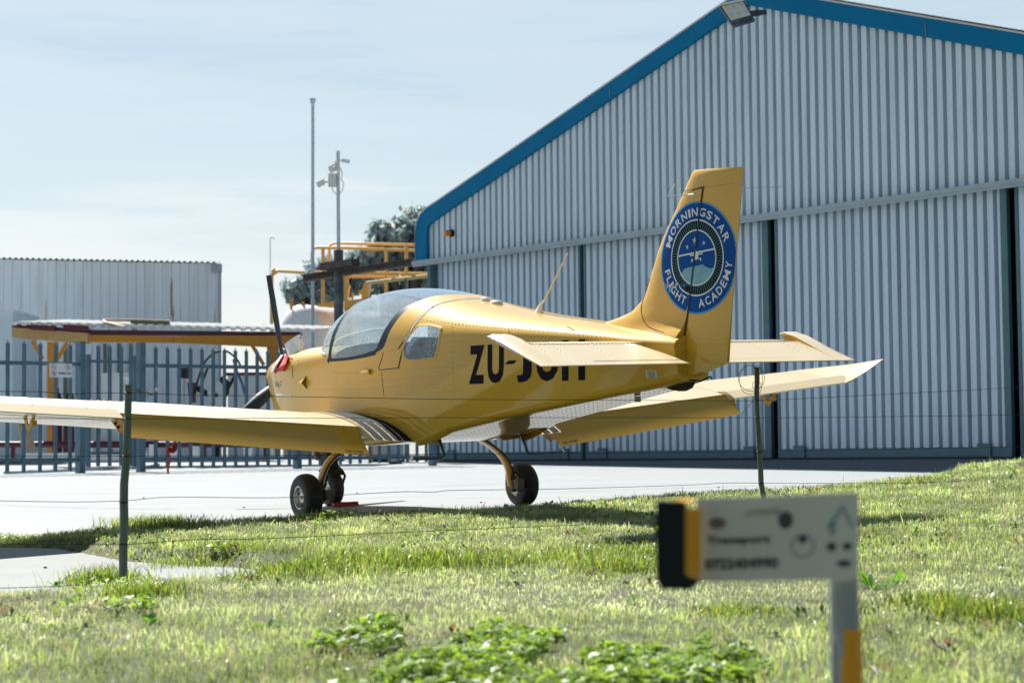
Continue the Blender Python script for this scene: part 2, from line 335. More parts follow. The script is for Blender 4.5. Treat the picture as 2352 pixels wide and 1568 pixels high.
for i, (u, v, r1_) in enumerate(((560, 1168, .010), (1105, 1157, .012), (1315, 1155, .012), (820, 1135, .01), (330, 1146, .012), (1650, 1122, .012), (104, 1308, .012))):
    p = ground_at(u, v); tag(obj('pebble', MB().lathe([(0, -.002), (r1_, 0), (r1_ * .8, r1_ * .6), (0, r1_ * .8)], (0, 0, 0), (0, 0, 1), 7), simple('pebble_dark', (.05, .05, .05), .8) if i == 0 else MIN['pebble_dark']), 'tiny dark pebble number by the near tyre' if 0 else ('tiny dark pebble on pale concrete, ' + ('left of the near main wheel', 'left of the far main wheel', 'right of the far main wheel', 'behind the nose wheel', 'just right of the near fence post', 'near the crooked fence post', 'on the path at lower left')[i]), 'pebble', 'pebbles on the concrete'); bpy.context.scene.objects[-1] if False else None
    PB = [o for o in COL.objects if o.name.startswith('pebble')][-1]; PB.location = p + [0, 0, .012]
# ================================================================== hangar (local: x along the wall, -y towards the camera side, z up)
HO = np.array([-1.549, 37.0, .9216]); HD = np.array([.63773, -.77026, 0])
hang = thing('hangar', HO, 'large grey corrugated hangar with blue fascia and sliding doors, behind the yellow aircraft', 'building', math.atan2(HD[1], HD[0]))
W_, PKX, SL = 16.77, 8.385, .314
def roofz(x): return 4.62 + SL * (min(x, W_ - x) - .6) if True else 0
def topz(x):                                 # inner fascia edge: rounded eave then slope
    xx = min(x, W_ - x)
    xx = xx + .0
    if xx < .6: return 4.74 + .03 * xx / .6
    return 4.77 + .3185 * (xx - .6)
    if xx < .0: return 3.8
    if xx < .6: return 4.44 + .21 * math.sin(max(0, min(1, xx / .6)) * math.pi / 2)
    return 4.65 + .3185 * (xx - .6)
def ribs(x0, x1, zb, zt, y0, pitch=.1715, depth=.095, wf=.100):
    """IBR sheet from x0 to x1; zt may be a function of x"""
    m = MB(); x = x0; prof = []
    sl_ = .005; rc = pitch - wf - 2 * sl_
    while x < x1 - 1e-6:
        for dx, dy in ((0, 0), (wf, 0), (wf + sl_, depth), (wf + sl_ + rc, depth)): 
            if x + dx <= x1: prof.append((x + dx, y0 + dy))
        x += pitch
    prof.append((x1, y0))
    tz = zt if callable(zt) else (lambda _: zt)
    vs = [(a, b, zb) for a, b in prof] + [(a, b, tz(a)) for a, b in prof]; n = len(prof)
    return m.add(vs, [(i, i + 1, n + i + 1, n + i) for i in range(n - 1)])
obj('gable_cladding', ribs(0, W_, 3.80, topz, .0), GALV, hang)
# back shell so nothing shows through
m = MB(); pr = [(0, -.1), (W_, -.1)] + [(x, topz(x) - .02) for x in (W_, W_ - .3, W_ - .6, PKX, .6, .3, 0)]
D_ = 20.0
m.add([(x, .30, z) for x, z in pr] + [(x, D_, z + .6 * 0) for x, z in pr], [tuple(range(9)), tuple(range(9, 18))] + [(i, (i + 1) % 9, 9 + (i + 1) % 9, 9 + i) for i in range(9)])
obj('inner_wall', m, BLKM, hang)
# fascia band
def band(xs, fin, fout, y0, y1):
    m = MB(); rings = []
    for x in xs: rings.append([(fin(x)[0], y0, fin(x)[1]), (fout(x)[0], y0, fout(x)[1]), (fout(x)[0], y1, fout(x)[1]), (fin(x)[0], y1, fin(x)[1])])
    return m.loft(rings, True, True, True)
inn = [(0.0, 3.80), (0.0, 4.30), (.02, 4.40), (.07, 4.47), (.18, 4.515), (.6, 4.65), (2, 5.095), (PKX, 7.13)]
outr = [(-.36, 3.80), (-.355, 4.36), (-.30, 4.54), (-.18, 4.68), (-.01, 4.765), (.35, 4.87), (2, 5.385), (PKX, 7.40)]
inn = [(a, b) for a, b in inn]
for side in (0, 1):
    fx = (lambda p: p) if side == 0 else (lambda p: (W_ - p[0], p[1]))
    m = MB(); rings = []
    for a, b in zip(inn, outr):
        a = fx(a); b = fx(b); rings.append([(a[0], -.07, a[1]), (b[0], -.07, b[1]), (b[0], .45, b[1]), (a[0], .02, a[1])])
    m.loft(rings, True, True, True); obj('fascia', m, FASC, hang)
    m = MB()                                 # thin pale drip edge above the fascia
    m.loft([[(fx(b)[0], -.085, fx(b)[1] + .004), (fx(b)[0], -.085, fx(b)[1] + .030), (fx(b)[0], .5, fx(b)[1] + .030), (fx(b)[0], .5, fx(b)[1] + .004)] for b in outr], True, True, True)
    obj('roof_edge', m, ROOFW, hang)
for xj in (11.9, 5.2): obj('fascia_joint', MB().bar((xj, -.074, roofz(xj) + .06), (xj - .02, -.074, roofz(xj) + .28), .018, .012, (0, 1, 0)), STEELB, hang)
obj('ridge_joint', MB().bar((PKX, -.076, 7.13), (PKX, -.076, 7.38), .03, .012, (0, 1, 0)), STEELB, hang)
# roof sheets, ribs running down the slope
for side in (0, 1):
    m = MB(); y = .1; rings = []
    while y < D_:
        for dy, dz in ((0, .03), (.12, .03), (.14, .0), (.19, .0)):
            yy = y + dy; rise = .030 * yy; a = []
            for b in outr[4:]:
                p = b if side == 0 else (W_ - b[0], b[1]); a.append((p[0], yy, p[1] + .03 + dz + rise))
            rings.append(a)
        y += .25
    m.loft(rings, closed=False); obj('roof_sheet', m, ROOFW, hang)
# side walls
obj('side_wall', ribs(0, D_, -.1, 4.4, 0).xf(lambda p: np.array([.0 + p[1] * .6 + .02, p[0] + .3, p[2]])), GALV, hang)
# ramp up to the doors
obj('threshold_ramp', MB().prism([(-.2, -.02, -.012), (-.2, -1.0, -.30), (-.2, -1.0, -.6), (-.2, .3, -.6), (-.2, .3, -.012)], (W_ + .3, 0, 0)), simple('ramp_concrete', (.13, .15, .16), .85, var=.1), hang)
# door head rail
obj('door_head_rail', MB().box((-.40, -.13, 3.735), (W_ + .4, .10, 3.80)).box((-.40, -.11, 3.69), (W_ + .4, -.09, 3.735)), STEELL, hang)
def door(x0, x1, y, nm='door_panel', fr=.05):
    d = obj(nm, ribs(x0 + .05, x1 - fr, .15, 3.72, y + .02), DOORC, hang)
    m = MB().box((x0, y, .015), (x1, y + .08, .145))
    m.box((x0, y + .005, .145), (x0 + .05, y + .08, 3.72)).box((x1 - fr, y + .005, .145), (x1, y + .08, 3.72))
    obj('door_frame', m, STEELB, d)
    for xw in (x0 + .45, x1 - .45): obj('roller_cover', MB().box((xw - .11, y - .035, .02), (xw + .11, y - .002, .20)), STEELB, d)
    return d
door(.06, 4.17, .10); door(4.24, 8.57, .12, fr=.13); door(8.77, 13.10, .06, fr=.11); door(13.21, 16.7, .10)
obj('corner_trim', MB().box((-.03, -.03, 0), (.055, .12, 3.69)), STEELB, hang)
obj('wall_notice', MB().box((8.52 + .36, .035, 1.55), (8.52 + .75, .055, 1.80)), WHT, hang)
# dark rail in the ground below the doors
obj('bottom_rail', MB().box((0, -.015, -.05), (W_, .20, .012)), BLKM, hang)
# flood light on the ridge
HM = np.array([[HD[0], -HD[1], 0], [HD[1], HD[0], 0], [0, 0, 1]]).T   # placeholder, local->world below
def h2w(p): p = np.array(p, float); return HO + HD * p[0] + np.array([-HD[1], HD[0], 0]) * p[1] + np.array([0, 0, p[2]])
fl = thing('flood_light', h2w((8.35, -.35, 7.0)), 'rectangular floodlight with clear glass front on the hangar gable peak', 'light')
FLY = 29.3
def fp(u, v, d=0): return at(u, v, FLY + d) - ORG_OF[fl]
c = [fp(1652, 13), fp(1708, 2), fp(1734, 46, -.1), fp(1684, 61, -.1)]
nrm = np.cross(c[1] - c[0], c[3] - c[0]); nrm /= np.linalg.norm(nrm)
if nrm[1] > 0: nrm = -nrm
obj('housing', MB().prism(c, -nrm * .07), DGREY, fl)
ce = sum(c) / 4; gpoly = [ce + (p - ce) * .88 + nrm * .004 for p in c]; gpoly = [gpoly[0], gpoly[1], gpoly[1] + (gpoly[2] - gpoly[1]) * .78, gpoly[0] + (gpoly[3] - gpoly[0]) * .78]
lens = obj('lens', MB().prism(gpoly, nrm * .004), simple('lamp_lens', (.72, .76, .74), .25, var=.06, vscale=20), fl)
m = MB(); LM = simple('lamp_reflector', (.66, .62, .50), .3)
for i in range(3):
    for j in range(2):
        q = lambda a, b: gpoly[0] + (gpoly[1] - gpoly[0]) * a + (gpoly[3] - gpoly[0]) * b + nrm * .006
        a0 = (i + .12) / 3; a1 = (i + .88) / 3; b0 = (j + .12) / 2; b1 = (j + .88) / 2; m.prism([q(a0, b0), q(a1, b0), q((a0 + a1) / 2, b1)], nrm * .003)
obj('reflector', m, LM, lens)
obj('hood', MB().bar(c[0] + nrm * .02, c[1] + nrm * .02, .05, .03), WHT, fl)
m = MB().bar(ce - nrm * .08, fp(1745, 30, .3), .06, .09).bar(fp(1738, 30, .25), fp(1752, 30, .4), .14, .07); obj('bracket', m, DGREY, fl)
al = thing('alarm_light', h2w((.69, -.02, 4.24)), 'small orange and black alarm lamp near the left end of the hangar gable', 'light')
obj('lens', MB().lathe([(.0, -.14), (.05, -.13), (.06, -.08), (.06, -.04)], (0, 0, 0), (.77, .64, 0), 14), ORG, al, smooth=True)
obj('housing', MB().lathe([(.062, -.05), (.07, -.04), (.07, .0), (0, 0)], (.03, -.01, 0), (.77, .64, 0), 14), BLKM, al, smooth=True)
# door track extension with its post
rt = thing('door_track', h2w((-4.3, .05, 3.76)), 'rusty steel door track reaching left from the hangar corner to the grey post', 'beam')
a = h2w((-.36, .03, 3.86)) - ORG_OF[rt]; b = h2w((-4.35, .03, 3.83)) - ORG_OF[rt]
m = MB().bar(a, b, .16, .03).bar(a - [0, 0, .055], b - [0, 0, .055], .03, .11).bar(a - [0, 0, .11], b - [0, 0, .11], .16, .02)
obj('beam', m, RUST, rt)
obj('hanger_plate', MB().bar(h2w((-2.4, -.02, 3.95)) - ORG_OF[rt], h2w((-3.55, -.02, 3.95)) - ORG_OF[rt], .2, .14), RUST, rt)
cp = thing('camera_pole', (-3.49, 39.45, 1.0), 'tall grey steel pole on a thick flaking sleeve carrying three security cameras', 'pole')
obj('sleeve', MB().tube([(0, 0, -.1), (0, 0, 4.18)], .098, 16), DGREY, cp, smooth=True, ang=60)
pl = obj('pole', MB().tube([(0, 0, 4.18), (-.0, 0, 6.2)], .037, 12), POLE, cp, smooth=True, ang=60)
def cpx(u, v, d=0): return at(u, v, 39.45 + d)
obj('junction_box', MB().box(tuple(cpx(770, 393) - ORG_OF[cp] + [0, -.12, 0]), tuple(cpx(781, 372) - ORG_OF[cp] + [0, .0, 0])).box(tuple(cpx(755, 430) - ORG_OF[cp] + [0, -.1, 0]), tuple(cpx(773, 400) - ORG_OF[cp] + [0, .02, 0])), WHTG, cp)
m = MB(); q0 = lambda u, v, d=0: cpx(u, v, d) - ORG_OF[cp]
m.tube([q0(781, 385), q0(786, 398), q0(784, 412), q0(789, 420), q0(788, 434), q0(781, 444)], .012, 6).tube([q0(762, 428), q0(764, 438), q0(772, 446), q0(779, 448)], .012, 6)
obj('cable', m, WHTG, cp)
def cctv(u, v, u2, v2, r, lab, dk=0):
    a = cpx(u, v, -.15); b = cpx(u2, v2, -.15); t = thing('security_camera', a, lab, 'camera', group='security cameras on the tall pole')
    d = (b - a); L = np.linalg.norm(d)
    obj('housing', MB().bar((0, 0, 0), d, r * 1.7, r * 1.7), WHTG, t)
    obj('sun_shield', MB().bar(d * -.05 + [0, 0, r * .95], d * 1.12 + [0, 0, r * .95], r * 2.0, .012), WHT, t)
    obj('lens', MB().tube([d * 1.0, d * 1.03], r * .6, 12), BLK, t)
    obj('bracket', MB().bar((0, 0, 0), (cpx(777, v, 0) - a) * .9, .03, .03), WHTG, t)
cctv(745, 418, 729, 426, .055, 'white bullet camera lowest on the pole, on a long arm tilted down to the left')
cctv(786, 369, 802, 372, .035, 'small white camera pointing right at the top of the pole')
cctv(768, 386, 757, 392, .075, 'white box camera in the middle of the pole pointing left')
fpz = thing('flag_pole', at(718, 1030, 41)+[0,0,0], 'tall thin bare grey flag pole with a small cap, left of the camera pole', 'pole')
a = at(718, 1045, 41) - ORG_OF[fpz]; b = at(718.5, 232, 41) - ORG_OF[fpz]
obj('pole', MB().tube([a, b], [.040, .034], 12), POLE, fpz, smooth=True, ang=60)
obj('cap', MB().tube([b - [0, 0, .08], b, b + [0, 0, .05]], [.034, .065, .065], 12), POLE, fpz)
obj('collar', MB().tube([at(718, 795, 41) - ORG_OF[fpz], at(718, 802, 41) - ORG_OF[fpz]], .055, 12), WHTG, fpz)
lp = thing('hooked_pole', at(621, 1040, 60), 'very thin pale pole with a hooked top beyond the carport', 'pole')
obj('pole', MB().tube([at(621, 1045, 60) - ORG_OF[lp], at(620.5, 550, 60) - ORG_OF[lp], at(622, 546, 60) - ORG_OF[lp], at(629, 546, 60) - ORG_OF[lp], at(630, 551, 60) - ORG_OF[lp]], .018, 6), WHTG, lp)
# ================================================================== white corrugated shed
SH = np.array([-6.27, 42, .93]); shed = thing('shed', SH, 'pale blue-white corrugated metal shed with rust streaks, behind the carport at left', 'building')
def shz(x): return 4.16 + .030 * -x   # gentle gable
m = ribs(-9, 0, -.2, lambda x: shz(x) + 1 * .09, 0, pitch=.19, depth=.022, wf=.155); obj('wall', m, SHEDW, shed)
m = MB(); m.box((-9, .06, -.2), (-.02, 8, 4.0)).xf(lambda p: np.array([p[0] - .30 * max(0, p[1]), p[1], p[2]])); obj('inner_shell', m, SHEDW, shed)
m = MB(); x = -9.2; prof = []
while x < .05:
    for dx, dz in ((0, 0), (.05, 0), (.065, .028), (.11, .028)): prof.append((x + dx, shz(min(x + dx, 0)) + .10 + dz))
    x += .125
m.loft([[(a, -.12, b) for a, b in prof], [(a - 2.4, 8.2, b + .20) for a, b in prof]], closed=False); obj('roof', m, ROOFW, shed)
obj('corner_trim', MB().box((-.03, -.03, -.2), (.025, .06, 4.2)).box((-.16, -.15, 4.06), (.05, .0, 4.24)), STEELL, shed)
RST = mat('rust_streak', (.40, .27, .20), .8, var=.4, vscale=8, stretch=(3, 1, .5))
for (x, z0, z1, wd) in ((-1.06, 3.1, 4.0, .045), (-1.02, 2.9, 3.4, .03), (-3.75, 2.6, 3.6, .015), (-5.6, 3.3, 4.1, .012), (-.12, 2.4, 3.3, .012)): obj('rust_streak', MB().prism([(x, -.004, z0), (x + wd * .6, -.004, z0 + .1), (x + wd, -.004, z1 - .2), (x + wd * .5, -.004, z1), (x - wd * .2, -.004, z1 - .25)], (0, .002, 0)), RST, shed)
for (x, zz, wd) in ((-4.2, 2.85, .10), (-3.4, 2.85, .12), (-2.9, 2.85, .12), (-1.9, 2.82, .12)):
    obj('patch', MB().box((x, -.012, zz), (x + wd, -.003, zz + .05)), simple('patch_grey', (.28, .36, .36), .7), shed)
m = MB().box((-7.6, -.03, 1.60), (-4.6, -.005, 1.70))
for x in (-7.0, -6.3, -6.0, -5.2, -4.9): m.box((x, -.02, -.1), (x + .07, -.006, 1.62))
obj('window_frame', m, simple('weathered_frame', (.30, .28, .22), .8, var=.3, vscale=6), shed)
for x in (-3.6, -3.35, -2.5, -2.2, -1.95): obj('downpipe', MB().box((x, -.05, -.1), (x + .07, -.005, 2.55)), simple('mossy_strip', (.16, .18, .14), .85, var=.4, vscale=7), shed)
wl = thing('container', at(12, 1040, 38), 'plain pale blue container at the far left edge, in front of the shed', 'container')
a = at(-160, 719, 38) - ORG_OF[wl]; b = at(29, 719, 38) - ORG_OF[wl]
obj('body', MB().box((a[0], 0, -.1), (b[0], 2, a[2])), simple('container_paint', (.66, .79, .87), .5, var=.04), wl)
obj('lid_edge', MB().box((a[0], -.05, a[2]), (b[0] + .04, 2, a[2] + .06)), SHEDW, wl)
# ================================================================== carport
CY = 35.0
cpt = thing('carport', at(370, 1050, CY), 'open carport with orange beams, maroon purlins and a ribbed white roof, behind the palisade fence', 'carport')
q = lambda u, v, d=0: at(u, v, CY + d) - ORG_OF[cpt]
def beam(u0, va0, vb0, u1, va1, vb1, d0, d1, th, mt, nm):
    a, b, c_, d_ = q(u0, va0, d0), q(u1, va1, d1), q(u1, vb1, d1), q(u0, vb0, d0); obj(nm, MB().prism([a, b, c_, d_], (.02, th, 0)), mt, cpt)
beam(27, 752, 775, 201, 765, 790, -1.2, -1.2, .10, OCH, 'end_beam')
beam(201, 769, 785, 400, 772, 787, -1.1, -.6, .12, ORG, 'front_beam'); beam(401, 772, 787, 690, 770, 800, -.6, .2, .12, ORG, 'front_beam')
beam(27, 742, 751, 201, 757, 764, -1.15, -1.15, .3, MAR, 'purlin'); beam(201, 757, 768, 688, 762, 771, -1.05, .2, .3, MAR, 'purlin')
for u in (70, 145): beam(u, 745, 757, u + 55, 748, 760, -1.3, -1.3, .05, MAR, 'purlin')
m = MB(); prof = []; n = 30
for i in range(n + 1):
    u = 27 + (713 - 27) * i / n; v = 741 + (757 - 741) * i / n
    for k, dv in enumerate((0, 0, -3.0, -3.0)):
        uu = u + (713 - 27) / n * (.0, .45, .55, .95)[k]; prof.append(q(uu, v + dv, -1.3 + 1.5 * i / n))
m.loft([prof, [p + np.array([.3, 2.6, .21]) for p in prof]], closed=False); obj('roof_sheet', m, ROOFW, cpt)
m = MB(); m.loft([[p + np.array([0, 0, -.005]) for p in prof], [p + np.array([0, 0, -.045]) for p in prof]], closed=False); obj('roof_edge', m, WHT, cpt)
for u0, u1, d in ((108, 130, -1.0), (613, 639, .1)):
    obj('post', MB().prism([q(u0, 785, d), q(u1, 785, d), q(u1, 1052, d), q(u0, 1052, d)], (0, .16, 0)), ORG, cpt)
for (u0, v0, u1, v1, d) in ((75, 783, 98, 825, -.95), (154, 787, 132, 825, -.95), (575, 786, 606, 838, .1)):
    obj('brace', MB().bar(q(u0, v0, d), q(u1, v1, d), .06, .06), ORG, cpt)
hp = thing('bent_pipe', at(240, 737, 34.2), 'bent weathered pipe lying on the carport roof', 'pipe')
qq = lambda u, v, d=0: at(u, v, 34.2 + d) - ORG_OF[hp]
obj('pipe', MB().tube([qq(285, 752, -.3), qq(262, 746, -.2), qq(240, 740), qq(238, 736.5, .1), qq(246, 735, .2), qq(300, 735.5, .4), qq(390, 738.5, .5)], .028, 8), simple('pipe_dull', (.52, .38, .27), .6, var=.3, vscale=6), hp, smooth=True)
obj('plank', MB().prism([qq(300, 737, .3), qq(389, 740, .4), qq(389, 746, .4), qq(300, 744, .3)], (0, .1, 0)), simple('dark_moss', (.12, .13, .08), .9), hp)
# ================================================================== palisade fence
FO = np.array([-7.190, 27.5, .8323]); FD = np.array([.69194, .72196, 0]); FN = np.array([.72196, -.69194, 0])   # FN towards the camera
def f2w(x, y, z): return FO + FD * x + FN * y + np.array([0, 0, z])
def slope(x): return (gz(*(FO + FD * x)[:2]) - FO[2])
def pale(m, x, zb, zt, wd=.062):
    g_ = float(slope(x)); pr = [(-wd / 2, .0), (-wd / 2 + .012, .028), (wd / 2 - .012, .028), (wd / 2, .0)]
    r0 = [f2w(x + a, b + .035, zb) for a, b in pr]; r1 = [f2w(x + a, b + .035, zt - .07) for a, b in pr]
    m.loft([r0, r1], closed=True, cap0=True, cap1=True)
    for dx, h in ((-wd * .36, .035), (0, .075), (wd * .36, .035)):      # three spikes
        a = f2w(x + dx - wd * .17, .05, zt - .07); b = f2w(x + dx + wd * .17, .05, zt - .07); c = f2w(x + dx * 1.25, .05, zt - .07 + h); m.add([a, b, c, a - FN * .02, b - FN * .02, c - FN * .02], [(0, 1, 2), (3, 5, 4), (0, 3, 4, 1), (1, 4, 5, 2), (2, 5, 3, 0)])
def fence_section(name, x0, x1, xs, label, cat, base, top, rails, gate=False):
    t = thing(name, f2w((x0 + x1) / 2, 0, 0), label, cat); off = ORG_OF[t]
    for i, x in enumerate(xs):
        m = MB(); pale(m, x, base(x), top(x)); obj('pale', m, GALVF, t, world=True)
    for zr, h in rails:
        m = MB().bar(f2w(x0, .01, zr(x0)), f2w(x1, .01, zr(x1)), .05, h); obj('rail', m, GALVF, t, world=True)
    return t
bs = lambda x: .02 + .008 * x; tp = lambda x: 1.88 + .003 * x
rt_, rb_ = (lambda x: 1.56 + .009 * x), (lambda x: .19 + 0 * x)
f1 = fence_section('palisade_fence', -2.4, 1.26, [-2.09, -1.81, -1.53, -1.25, -.97, -.69, -.43, -.17, .09, .355, .62, .875, 1.12][0:], 'left run of the grey palisade fence carrying the white prohibition sign', 'fence', bs, tp, ((rt_, .055), (rb_, .055)))
for x in (-2.45, 1.32): obj('post', MB().bar(f2w(x, 0, -.2), f2w(x, 0, 1.90), .13, .09, up=FD), GALVF, f1, world=True)
gt = fence_section('palisade_gate', 1.44, 2.27, [1.60, 1.80, 2.0, 2.17], 'narrow grey palisade gate with latch between two thick posts', 'gate', lambda x: .09, tp, ((lambda x: 1.62, .04), (lambda x: .28, .04)))
for x in (1.455, 2.255): obj('gate_stile', MB().bar(f2w(x, 0, .08), f2w(x, 0, 1.72), .06, .05, up=FD), GALVF, gt, world=True)
obj('latch', MB().box((0, 0, 0), (.1, .03, .05)).xf(lambda p: f2w(2.26 + p[0], p[1], 1.18 + p[2])), GALVF, gt, world=True)
xs3 = [2.62]; 
while xs3[-1] < 8.2: xs3.append(xs3[-1] + .215)
f3 = fence_section('palisade_fence', 2.45, 8.35, xs3, 'long right run of the grey palisade fence behind the aircraft nose', 'fence', bs, tp, ((lambda x: 1.58 + .012 * (x - 2.4), .055), (lambda x: .20 - .004 * x, .055)))
for x in (2.38, 5.4, 8.4): obj('post', MB().bar(f2w(x, 0, -.2), f2w(x, 0, 1.92 if x < 3 else 1.75), .12, .09, up=FD), GALVF, f3, world=True)
pd = thing('padlock', f2w(2.62, .06, 1.22), 'small padlock hanging on a chain beside the gate post', 'padlock')
obj('body', MB().box((-.02, -.02, -.025), (.03, .02, .03)), ALU, pd); obj('chain', MB().tube([(0, 0, .03), (-.005, 0, .2), (0, 0, .36)], .006, 5), ALU, pd)
# sign on fence
sg = thing('sign', f2w(.92, .10, 1.37), 'white FLAMMABLE LIQUID sign with three round prohibition symbols wired to the fence', 'sign')
m = MB(); m.box((-.185, 0, 0), (.185, .006, .2)); m.xf(lambda p: FD * p[0] + FN * p[1] + np.array([0, 0, p[2]])); obj('plate', m, simple('sign_white', (.74, .76, .80), .5), sg)
INK = simple('sign_ink', (.05, .07, .10), .6); SRED = simple('sign_red_faded', (.36, .20, .24), .6)
for cx_, cz_, g_ in ((-.118, .150, 0), (-.118, .056, 1), (.117, .150, 2)):
    ring = MB(); P = lambda r, t: (cx_ + r * math.cos(t), .008, cz_ + r * math.sin(t))
    ring.loft([[P(.043, k * math.pi / 12) for k in range(24)], [P(.036, k * math.pi / 12) for k in range(24)]])
    ring.bar((cx_ - .028, .009, cz_ + .028), (cx_ + .028, .009, cz_ - .028), .001, .007, up=(1, 0, 1))
    ring.xf(lambda p: FD * p[0] + FN * p[1] + np.array([0, 0, p[2]])); obj('prohibition_ring', ring, SRED, sg)
    pic = MB()
    if g_ == 0: pic.box((cx_ - .022, .0085, cz_ - .01), (cx_ + .018, .0095, cz_ - .003)).box((cx_ + .014, .0085, cz_ - .003), (cx_ + .018, .0095, cz_ + .014))
    if g_ == 1: pic.box((cx_ - .008, .0085, cz_ - .024), (cx_ + .008, .0095, cz_ + .008)).box((cx_ - .006, .0085, cz_ + .01), (cx_ + .006, .0095, cz_ + .022)).box((cx_ - .018, .0085, cz_ - .004), (cx_ + .018, .0095, cz_ + .003))
    if g_ == 2: pic.add([(cx_ - .014, .009, cz_ - .018), (cx_ + .014, .009, cz_ - .018), (cx_ + .002, .009, cz_ + .022)], [(0, 1, 2)]).box((cx_ - .003, .0085, cz_ - .026), (cx_ + .003, .0095, cz_ - .015))
    pic.xf(lambda p: FD * p[0] + FN * p[1] + np.array([0, 0, p[2]])); obj('pictogram', pic, INK, sg)
m = textmb('FLAMMABLE LIQUID', .215, .034, bold=.02); m.xf(lambda p: FD * (p[0] - .043) + FN * .009 + np.array([0, 0, p[1] + .038])); obj('lettering', m, INK, sg)
#@@BACK
# ================================================================== fuel yard behind the fence
def box_thing(name, u0, v0, u1, v1, Y, dep, mt, label, cat, extra=None):
    t = thing(name, at((u0 + u1) / 2, v1, Y), label, cat); a = at(u0, v0, Y) - ORG_OF[t]; b = at(u1, v1, Y) - ORG_OF[t]
    obj('body', MB().box((a[0], 0, b[2]), (b[0], dep, a[2])), mt, t)
    if extra: extra(t, a, b)
    return t
def cab_extra(t, a, b):
    obj('door', MB().box((a[0] + .28, -.02, b[2] + .15), (b[0] - .03, -.002, a[2] - .06)), WHT, t)
    obj('notice', MB().box((a[0] + .34, -.028, a[2] - .75), (b[0] - .12, -.021, a[2] - .12)), simple('notice_grey', (.60, .66, .68), .6, var=.2, vscale=9), t)
    obj('plinth', MB().box((a[0] - .03, -.05, b[2] - .02), (b[0] + .03, .5, b[2] + .12)), simple('plinth_grey', (.38, .38, .36), .8), t)
box_thing('fuel_cabinet', 233, 856, 305, 1058, 32.6, .6, WHTG, 'white fuel cabinet with notices on its door behind the palisade gate', 'cabinet', cab_extra)
def wt_extra(t, a, b):
    obj('rim', MB().box((a[0] - .03, -.03, a[2]), (b[0] + .03, .8, a[2] + .05)), MAR, t)
box_thing('white_tank_box', 523, 862, 622, 1052, 34.4, .8, WHT, 'white box tank with a dark red rim under the right end of the carport', 'tank', wt_extra)
fb = thing('fuel_pump', at(416, 1050, 33.2), 'slim white fuel pump with black head behind the fence', 'fuel pump')
q = lambda u, v, d=0: at(u, v, 33.2 + d) - ORG_OF[fb]
obj('column', MB().prism([q(403, 850), q(420, 850), q(420, 1050), q(403, 1050)], (0, .25, 0)), WHTG, fb)
obj('head', MB().prism([q(407, 838, -.03), q(428, 838, -.03), q(428, 868, -.03), q(407, 868, -.03)], (0, .25, 0)), BLKM, fb)
hr = thing('hose_reel', at(475, 1050, 33.4), 'hose reel with a white drum, black guards and looping black and blue hoses', 'hose reel')
q = lambda u, v, d=0: at(u, v, 33.4 + d) - ORG_OF[hr]
cc = q(498, 905)
m = MB(); m.loft([[cc + np.array([(.155 * math.cos(t)) * s_, -.05 - .05 * (1 - s_), (.22 * math.sin(t)) * s_]) for t in np.linspace(0, 2 * math.pi, 20, endpoint=False)] for s_ in (1, .8, .45, .05)], True, False, True)
m.loft([[cc + np.array([(.155 * math.cos(t)), y, (.22 * math.sin(t))]) for t in np.linspace(0, 2 * math.pi, 20, endpoint=False)] for y in (-.05, .15)], True); obj('drum', m, WHTG, hr, smooth=True)
obj('hub', MB().tube([cc + [.0, -.13, -.02], cc + [0, 0, -.02]], .035, 12), BLKM, hr)
obj('guard', MB().prism([q(505, 868), q(512, 862), q(528, 878), q(524, 905), q(512, 918), q(506, 900)], (0, .08, 0)), BLKM, hr)
obj('guard', MB().prism([q(452, 885), q(480, 898), q(478, 912), q(462, 905), q(448, 892)], (0, .08, 0)), BLKM, hr)
obj('valve_box', MB().prism([q(430, 878), q(447, 878), q(447, 925), q(434, 920)], (0, .15, 0)), MAR, hr)
obj('frame', MB().bar(q(540, 862), q(505, 925), .05, .05).bar(q(498, 925, .1), q(498, 1050, .1), .08, .08), BLKM, hr)
def arc(pts, n=8):
    P = [np.array(p) for p in pts]; o = []
    for i in range(len(P) - 1):
        p0, p1, p2, p3 = P[max(i - 1, 0)], P[i], P[i + 1], P[min(i + 2, len(P) - 1)]
        for k in range(n):
            t = k / n; o.append(.5 * ((2 * p1) + (-p0 + p2) * t + (2 * p0 - 5 * p1 + 4 * p2 - p3) * t * t + (-p0 + 3 * p1 - 3 * p2 + p3) * t ** 3))
    return o + [P[-1]]
obj('hose', MB().tube(arc([q(448, 905), q(455, 870), q(470, 832), q(490, 812), q(508, 806)]), .018, 7), BLKM, hr, smooth=True)
obj('hose', MB().tube(arc([q(455, 900), q(468, 868), q(478, 842)]), .022, 7), BLKM, hr, smooth=True)
obj('hose', MB().tube(arc([q(516, 804), q(530, 812), q(545, 826), q(555, 845)]), .018, 7), BLKM, hr, smooth=True)
BLUH = simple('blue_hose', (.02, .14, .30), .5)
obj('hose', MB().tube(arc([q(536, 825), q(545, 855), q(556, 880), q(562, 905)]), .022, 7), BLUH, hr, smooth=True, label='blue hose')
rp = thing('red_pipe', at(330, 1050, 32.2), 'dark red pipe running low along the inside of the fence on short feet', 'pipe')
q = lambda u, v, d=0: at(u, v, 32.2 + d) - ORG_OF[rp]
obj('pipe', MB().tube([q(-60, 1020), q(330, 1020), q(735, 1019)], .055, 10), PIPE, rp, smooth=True)
for u in (30, 190, 330, 470, 610): obj('foot', MB().bar(q(u, 1020), q(u, 1052), .06, .06), PIPE, rp)
